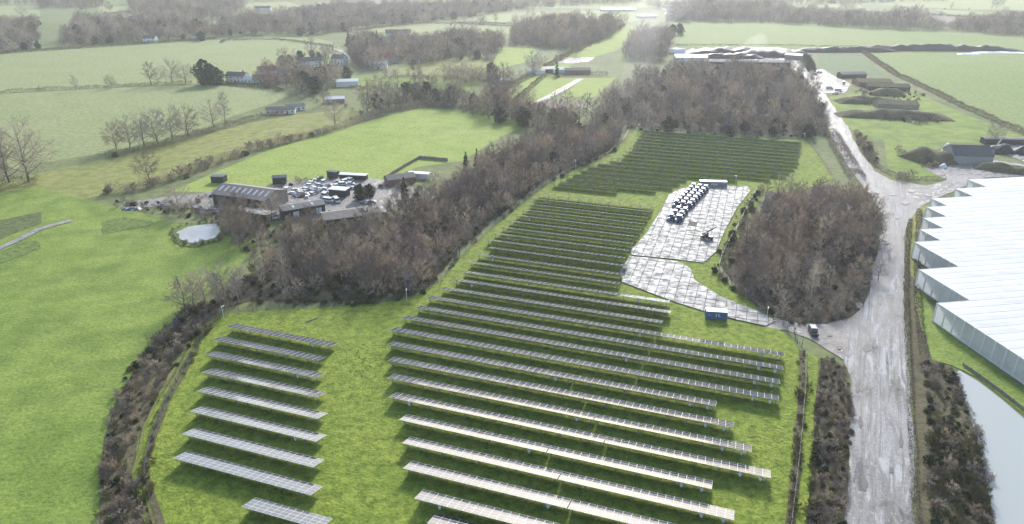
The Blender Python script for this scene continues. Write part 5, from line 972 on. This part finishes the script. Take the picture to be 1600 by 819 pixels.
# hedgerow and single trees
def T(kind, px, py, s, label, name=None, group=None, sz=None, cat='tree'):
    p = G(px, py); s *= {'field': 1.55, 'ever': 1.35, 'poplar': 1.2, 'conifer': 1.15}.get(kind, 1.0) if py < 300 else 1.0
    plant(kind, p.x, p.y, s, name or {'field': 'bare_tree', 'wood': 'bare_tree', 'poplar': 'poplar_tree', 'ever': 'evergreen_tree', 'conifer': 'conifer_tree', 'shrub': 'shrub', 'bramble': 'bramble_bush', 'russet': 'russet_tree', 'olive': 'shrub'}[kind], label, cat, group, sz)
for i, (px, py, s) in enumerate([(182, 234, .8), (203, 232, .9), (226, 228, .95), (246, 224, 1.0), (270, 219, 1.0), (294, 214, .95)]): T('field', px, py, s, 'broad bare oak in the hedge, %s in the row from the picture\'s left' % ordn(i))
for px, py, s, k, lb in [(335, 199, .9, 'field', 'round bare oak just left of the tall thin tree'), (353, 196, 1.05, 'poplar', 'tall thin bare tree above the rough pasture'), (15, 285, 1.3, 'field', 'big bare tree at the far left picture edge'), (45, 283, 1.5, 'field', 'tallest bare tree by the dark left hedge'), (-15, 290, 1.2, 'field', 'bare tree cut by the left picture edge'), (36, 27, 1.0, 'field', 'lone round tree in the far pale field'), (172, 18, .9, 'field', 'lone tree in the tiny pale field'),
  (247, 130, .6, 'field', 'small bare tree in the hedge left of the evergreen'), (270, 131, 1.0, 'field', 'bare tree left of the big dark evergreen'), (290, 131, .9, 'field', 'bare tree touching the big dark evergreen'), (233, 281, .75, 'field', 'dead looking pale tree in the ragged hedge'), (282, 334, 1.0, 'field', 'wide bare tree above the small pond'), (425, 345, .95, 'field', 'pale bare tree in front of the big barn'), (345, 345, .8, 'field', 'bare tree left of the low lean-to'), (292, 486, 1.15, 'wood', 'tall pale bare tree at the west end of the wood'), (320, 474, .95, 'field', 'broad bare tree at the west end of the wood'), (352, 468, 1.0, 'field', 'ivy stemmed bare tree at the wood corner'), (303, 478, .85, 'field', 'second bare tree at the west end of the wood'),
  (601, 170, 1.3, 'field', 'big round bare tree above the bright pasture'), (577, 168, 1.0, 'field', 'bare brown tree left of the big round one'), (626, 168, .9, 'russet', 'russet leaved tree beside the big round bare one'), (655, 158, 1.1, 'poplar', 'tall twisted bare tree in the small paddock'), (720, 134, 1.0, 'field', 'spreading bare tree alone at the paddock end'), (592, 96, .9, 'russet', 'russet tree among the village houses'), (508, 104, 1.0, 'poplar', 'brown poplar beside the long cottage'), (515, 126, 1.1, 'wood', 'dark bare tree below the long cottage'), (530, 128, 1.1, 'wood', 'bare tree below the gabled cottage'), (500, 128, 1.0, 'wood', 'bare tree left of the gabled cottage'), (523, 197, .8, 'field', 'bare tree in the hedge above the bright pasture'), (548, 188, .7, 'shrub', 'brown bush in the hedge above the bright pasture'),
  (1552, 224, .62, 'field', 'bare tree behind the dark barn'), (1215, 305, .85, 'wood', 'pale bare tree at the tip of the roadside wood'), (1195, 315, .7, 'wood', 'ash grey tree beside the far solar block'), (1232, 306, .62, 'poplar', 'tall pale poplar at the north edge of the roadside wood'), (1252, 304, .7, 'wood', 'bare tree at the north edge of the roadside wood'), (1285, 300, .75, 'wood', 'reddish bare tree where the roadside wood nears the road'), (830, 38, 1.1, 'field', 'bare tree in front of the pale far field'), (848, 37, .9, 'field', 'second bare tree in front of the pale far field'), (1432, 27, 1.1, 'field', 'bare tree on the far hedge above the plough'), (1320, 14, 1.1, 'field', 'bare tree on the far right field edge'), (1556, 14, 1.3, 'field', 'lone tree on the right skyline')]: T(k, px, py, s, lb)
for px, py, s, k, lb in [(322, 132, 1.7, 'ever', 'big dark evergreen beside the white house'), (338, 133, 1.25, 'ever', 'smaller dark evergreen joined to the big one'), (563, 313, .85, 'ever', 'round dark evergreen in the farmyard'), (578, 308, .7, 'ever', 'dark evergreen right of the round one in the farmyard'), (632, 312, .85, 'conifer', 'dark conifer at the edge of the long wood'), (745, 262, .7, 'conifer', 'dark conifer poking out of the long wood'), (728, 262, .6, 'conifer', 'second dark conifer in the long wood'), (458, 385, .7, 'conifer', 'dark conifer below the dark shed'), (1362, 348, .62, 'ever', 'dark evergreen at the road bend'), (1356, 340, .5, 'ever', 'small evergreen behind the road bend one'), (716, 84, 1.4, 'ever', 'dark pine group in the village trees'), (700, 92, 1.1, 'conifer', 'dark conifer below the pine group'), (545, 70, 1.2, 'conifer', 'square dark conifer left of the village'), (560, 72, 1.1, 'conifer', 'second square dark conifer left of the village'), (590, 74, 1.3, 'conifer', 'tall dark conifer in the village'), (575, 86, 1.2, 'conifer', 'dark conifer before the village roofs'), (478, 142, 1.3, 'ever', 'dark evergreen clump above the stables'), (493, 145, 1.1, 'ever', 'dark evergreen right of the stables'), (500, 22, 1.4, 'ever', 'far dark evergreen under the plough'), (1195, 168, 1.0, 'conifer', 'dark conifer inside the hazy wood'), (1050, 54, 1.1, 'ever', 'dark round tree beside the pylon'), (1062, 54, 1.2, 'ever', 'dark tree right of the pylon'), (315, 64, 1.0, 'ever', 'dark evergreen at the corner of the crop field'), (870, 120, .9, 'conifer', 'dark conifer at the smallholding')]: T(k, px, py, s, lb)
for i, (px, py, s, k) in enumerate(sorted([(292, 278, 1.1, 'bramble'), (268, 283, 1.2, 'shrub'), (324, 264, 1.2, 'shrub'), (345, 258, 1.1, 'shrub'), (382, 243, 1.5, 'bramble'), (376, 246, 1.1, 'shrub'), (421, 230, 1.6, 'shrub'), (452, 222, 1.5, 'shrub'), (487, 213, 1.4, 'bramble'), (210, 297, 1.2, 'shrub'), (180, 245, 1.5, 'bramble')])): T(k, px, py, s, 'rounded bush in the ragged brown hedge, %s from its west end' % ordn(i), None, 'bushes along the ragged hedge', None, 'bush')
for px, py, s in [(1345, 226, 1.3), (1352, 240, 1.5), (1358, 250, 1.2), (1366, 258, 1.2), (1402, 238, 1.4), (1410, 243, 1.2), (1404, 281, 1.6), (1424, 278, 1.4), (1438, 252, 1.3), (1412, 279, 1.2), (1342, 216, 1.1)]: T('shrub', px, py, s, 'bare bush in the green corner inside the road bend', None, 'bushes in the road bend', None, 'bush')
gn_stuff('hedgerow_scrub', along([(165, 302), (220, 297), (280, 278), (330, 258), (400, 234), (470, 217), (520, 205)], 5, 1.5), ['shrub', 'bramble'], .8, 1.7, 'low scrub growing in the ragged brown hedge', 'scrub', weights=[4, 1])
for pxs, st, lb in (([(0, 146), (165, 137), (240, 132)], 26, 'few hedge trees between the pale crop fields'), ([(545, 49), (660, 37), (800, 41)], 18, 'hedge trees behind the pale strip field'), ([(600, 122), (700, 122), (800, 138)], 12, 'hedge trees round the tawny paddock'), ([(775, 150), (850, 108), (940, 60), (975, 40)], 12, 'hedge trees along the green strip'), ([(790, 163), (850, 168), (920, 172)], 7, 'bare trees below the riding arena'), ([(1250, 8), (1350, 18), (1450, 24), (1600, 31)], 22, 'hedge trees above the ploughed field'), ([(1290, 19), (1500, 14), (1600, 18)], 30, 'scattered trees on the far right fields'), ([(715, 36), (800, 38), (880, 40)], 14, 'hedge trees before the pale far field'), ([(160, 23), (240, 34), (380, 40)], 16, 'hedge trees under the far grey wood'), ([(455, 150), (520, 165), (560, 172)], 8, 'garden trees behind the stables'), ([(650, 145), (700, 150), (745, 148), (790, 158)], 7, 'trees along the lane below the paddock')):
    gn_stuff('hedgerow_trees', along(pxs, st, 3.5), ['field', 'wood', 'shrub'], .7, 1.3, lb, 'trees', weights=[2, 3, 3])
gn_stuff('scrub', np.concatenate([scatter([(1330, 140), (1400, 140), (1445, 150), (1420, 175), (1350, 165)], 6), scatter([(1340, 176), (1380, 190), (1440, 196), (1470, 190), (1440, 184)], 5), scatter([(1336, 205), (1352, 214), (1372, 250), (1360, 256), (1342, 228)], 2.6), scatter([(1435, 238), (1475, 238), (1470, 262), (1440, 262)], 4)]), ['shrub', 'bramble'], .5, 1.2, 'bare scrub over the bunds and the road bend', 'scrub', weights=[3, 1])
gn_stuff('scrub', np.concatenate([along([(300, 320), (335, 306), (348, 292)], 2.2, 1.5), along([(440, 293), (470, 286), (520, 281)], 2.4, 1.0), along([(575, 300), (600, 292), (640, 296), (680, 300)], 2.0, 2.0), along([(180, 318), (230, 328), (275, 335), (330, 342)], 1.8, 1.6), along([(450, 345), (500, 352), (560, 352), (610, 342)], 2.0, 1.5)]), ['shrub', 'bramble'], .5, 1.1, 'scrub growing round the farm sheds and fences', 'scrub', weights=[3, 1])
# scrub masses
gn_stuff('scrub', scatter(SCRUBW, 1.9), ['shrub', 'bramble', 'straw', 'olive'], .45, .95, 'tangled brown scrub on the west hedge bank', 'scrub', weights=[6, 1.5, 2, 1])
gn_stuff('scrub', np.concatenate([scatter(SCRUBR, 1.5)]), ['shrub', 'bramble'], .45, .75, 'dark arching scrub left of the muddy road', 'scrub', weights=[3, 1.2])
gn_stuff('scrub', scatter([(1442, 560), (1488, 580), (1503, 622), (1518, 660), (1530, 710), (1537, 770), (1546, 830), (1455, 830), (1450, 700), (1444, 620)], 1.7), ['shrub', 'bramble', 'olive', 'straw'], .45, .9, 'brown and olive scrub on the reservoir bank', 'scrub')
gn_stuff('reeds', along([(1490, 582), (1506, 618), (1520, 655), (1533, 705), (1541, 765), (1552, 830)], .8, .4), ['straw', 'shrub'], .4, .9, 'dry stems along the reservoir edge', 'reeds', weights=[3, 1])
gn_stuff('scrub', scatter([(200, 316), (260, 330), (345, 345), (345, 335), (270, 318)], 2.4), ['shrub', 'bramble', 'straw'], .5, 1.0, 'dark scrub between the pond and the farmyard', 'scrub')
gn_stuff('scrub', np.concatenate([scatter([(345, 345), (440, 352), (520, 362), (600, 350), (590, 372), (500, 390), (420, 402), (370, 392)], 3.0)]), ['shrub', 'wood', 'bramble'], .55, .9, 'dark thicket between the farm sheds and the long wood', 'scrub')
gn_stuff('grass_tussocks', np.concatenate([along([(238, 790), (224, 740), (236, 680), (262, 620), (290, 575), (330, 505)], .8, .6), along([(1226, 850), (1243, 740), (1252, 640), (1256, 590), (1252, 552)], .7, .6), along([(1262, 819), (1272, 720), (1280, 620), (1284, 562)], .8, .3)]), ['straw', 'olive'], .25, .6, 'coarse tussocks along both meadow ditches', 'grass')
gn_stuff('grass_tussocks', scatter([(505, 545), (600, 515), (612, 640), (640, 760), (660, 830), (500, 830), (505, 700)], .95), ['straw'], .10, .24, 'pale grass tufts in the open lane between the blocks', 'grass')
gn_stuff('grass_tussocks', np.concatenate([scatter([(1120, 640), (1225, 600), (1240, 560), (1236, 680), (1220, 830), (1120, 830)], 1.0), scatter([(240, 700), (330, 540), (345, 500), (520, 485), (600, 480), (610, 505), (520, 540), (350, 505), (300, 600), (260, 720), (320, 830), (260, 830)], 1.1)]), ['straw', 'straw'], .08, .2, 'grass tufts round the edges of the solar meadow', 'grass', weights=[3, 1])
gn_stuff('reeds', along([(268, 360), (290, 351), (340, 349), (352, 362), (342, 378), (300, 384), (270, 376), (268, 360)], 1.0, .6), ['straw', 'shrub'], .3, .7, 'reeds round the small pond', 'reeds')
# ------------------------------------------------------------------ smoke and haze
def volmat(name, c, dens, aniso):
    m = bpy.data.materials.new(name); m.use_nodes = True; nt = m.node_tree; nt.nodes.remove(nt.nodes['Principled BSDF'])
    v = N(nt, 'VolumePrincipled'); v.inputs['Color'].default_value = (*c, 1); v.inputs['Density'].default_value = dens; v.inputs['Anisotropy'].default_value = aniso
    nt.links.new(v.outputs[0], nt.nodes['Material Output'].inputs['Volume']); return m
m = MB(); m.box((0, E3 / 2 - 150, 54), (2 * E3 + 200, E3 + 600, 110)); hz = m.build('haze', volmat('haze_air', (.93, .96, 1.0), .00013, .5)); tag(hz, 'thin pale winter haze over the countryside', 'haze', kind='stuff')
def plume(name, path, radii, mat, label, seed):
    V, F = [], []; n = 18; pts = [Vector(p) for p in path]
    for i, p in enumerate(pts):
        d = (pts[min(i + 1, len(pts) - 1)] - pts[max(i - 1, 0)]).normalized(); x = d.cross(Vector((0, 0, 1))).normalized(); y = x.cross(d)
        for j in range(n):
            a = 2 * math.pi * j / n; r = radii[i] * (1 + .35 * mnoise.noise((math.cos(a) * 1.3, math.sin(a) * 1.3, i * .6 + seed))); V.append(tuple(p + (x * math.cos(a) + y * math.sin(a)) * r))
    for i in range(len(pts) - 1):
        for j in range(n): F.append((i * n + j, i * n + (j + 1) % n, (i + 1) * n + (j + 1) % n, (i + 1) * n + j))
    F += [tuple(range(n))[::-1], tuple(range((len(pts) - 1) * n, len(pts) * n))]
    o = addmesh(name, mkmesh(name, V, F, mat)); bm = bmesh.new(); bm.from_mesh(o.data); bmesh.ops.recalc_face_normals(bm, faces=bm.faces); bm.to_mesh(o.data); bm.free()
    return tag(o, label, 'smoke', kind='stuff')
b0 = G(955, 195); t_ = [i / 11 for i in range(12)]
plume('smoke', [(b0.x + 125 * t + 6 * math.sin(t * 9), b0.y + 460 * t, 6 + 52 * t ** .7) for t in t_], [2 + 26 * t ** .6 + (-18 if i == 11 else 0) for i, t in enumerate(t_)], volmat('smoke_air', (.94, .965, 1.0), .0006, .48), 'pale bonfire smoke drifting over the hazy wood', 3.1)
q = G(1150, 86); plume('steam', [(q.x + 34 * t, q.y + 10 * t, 6 + 9 * t) for t in (0, .15, .3, .45, .6, .75, .9, 1)], [1.5, 4, 6, 8, 7, 9, 6, 1.5], volmat('steam_air', (1, 1, 1), .006, .5), 'thin white steam trailing off the compost heap', 2.0)
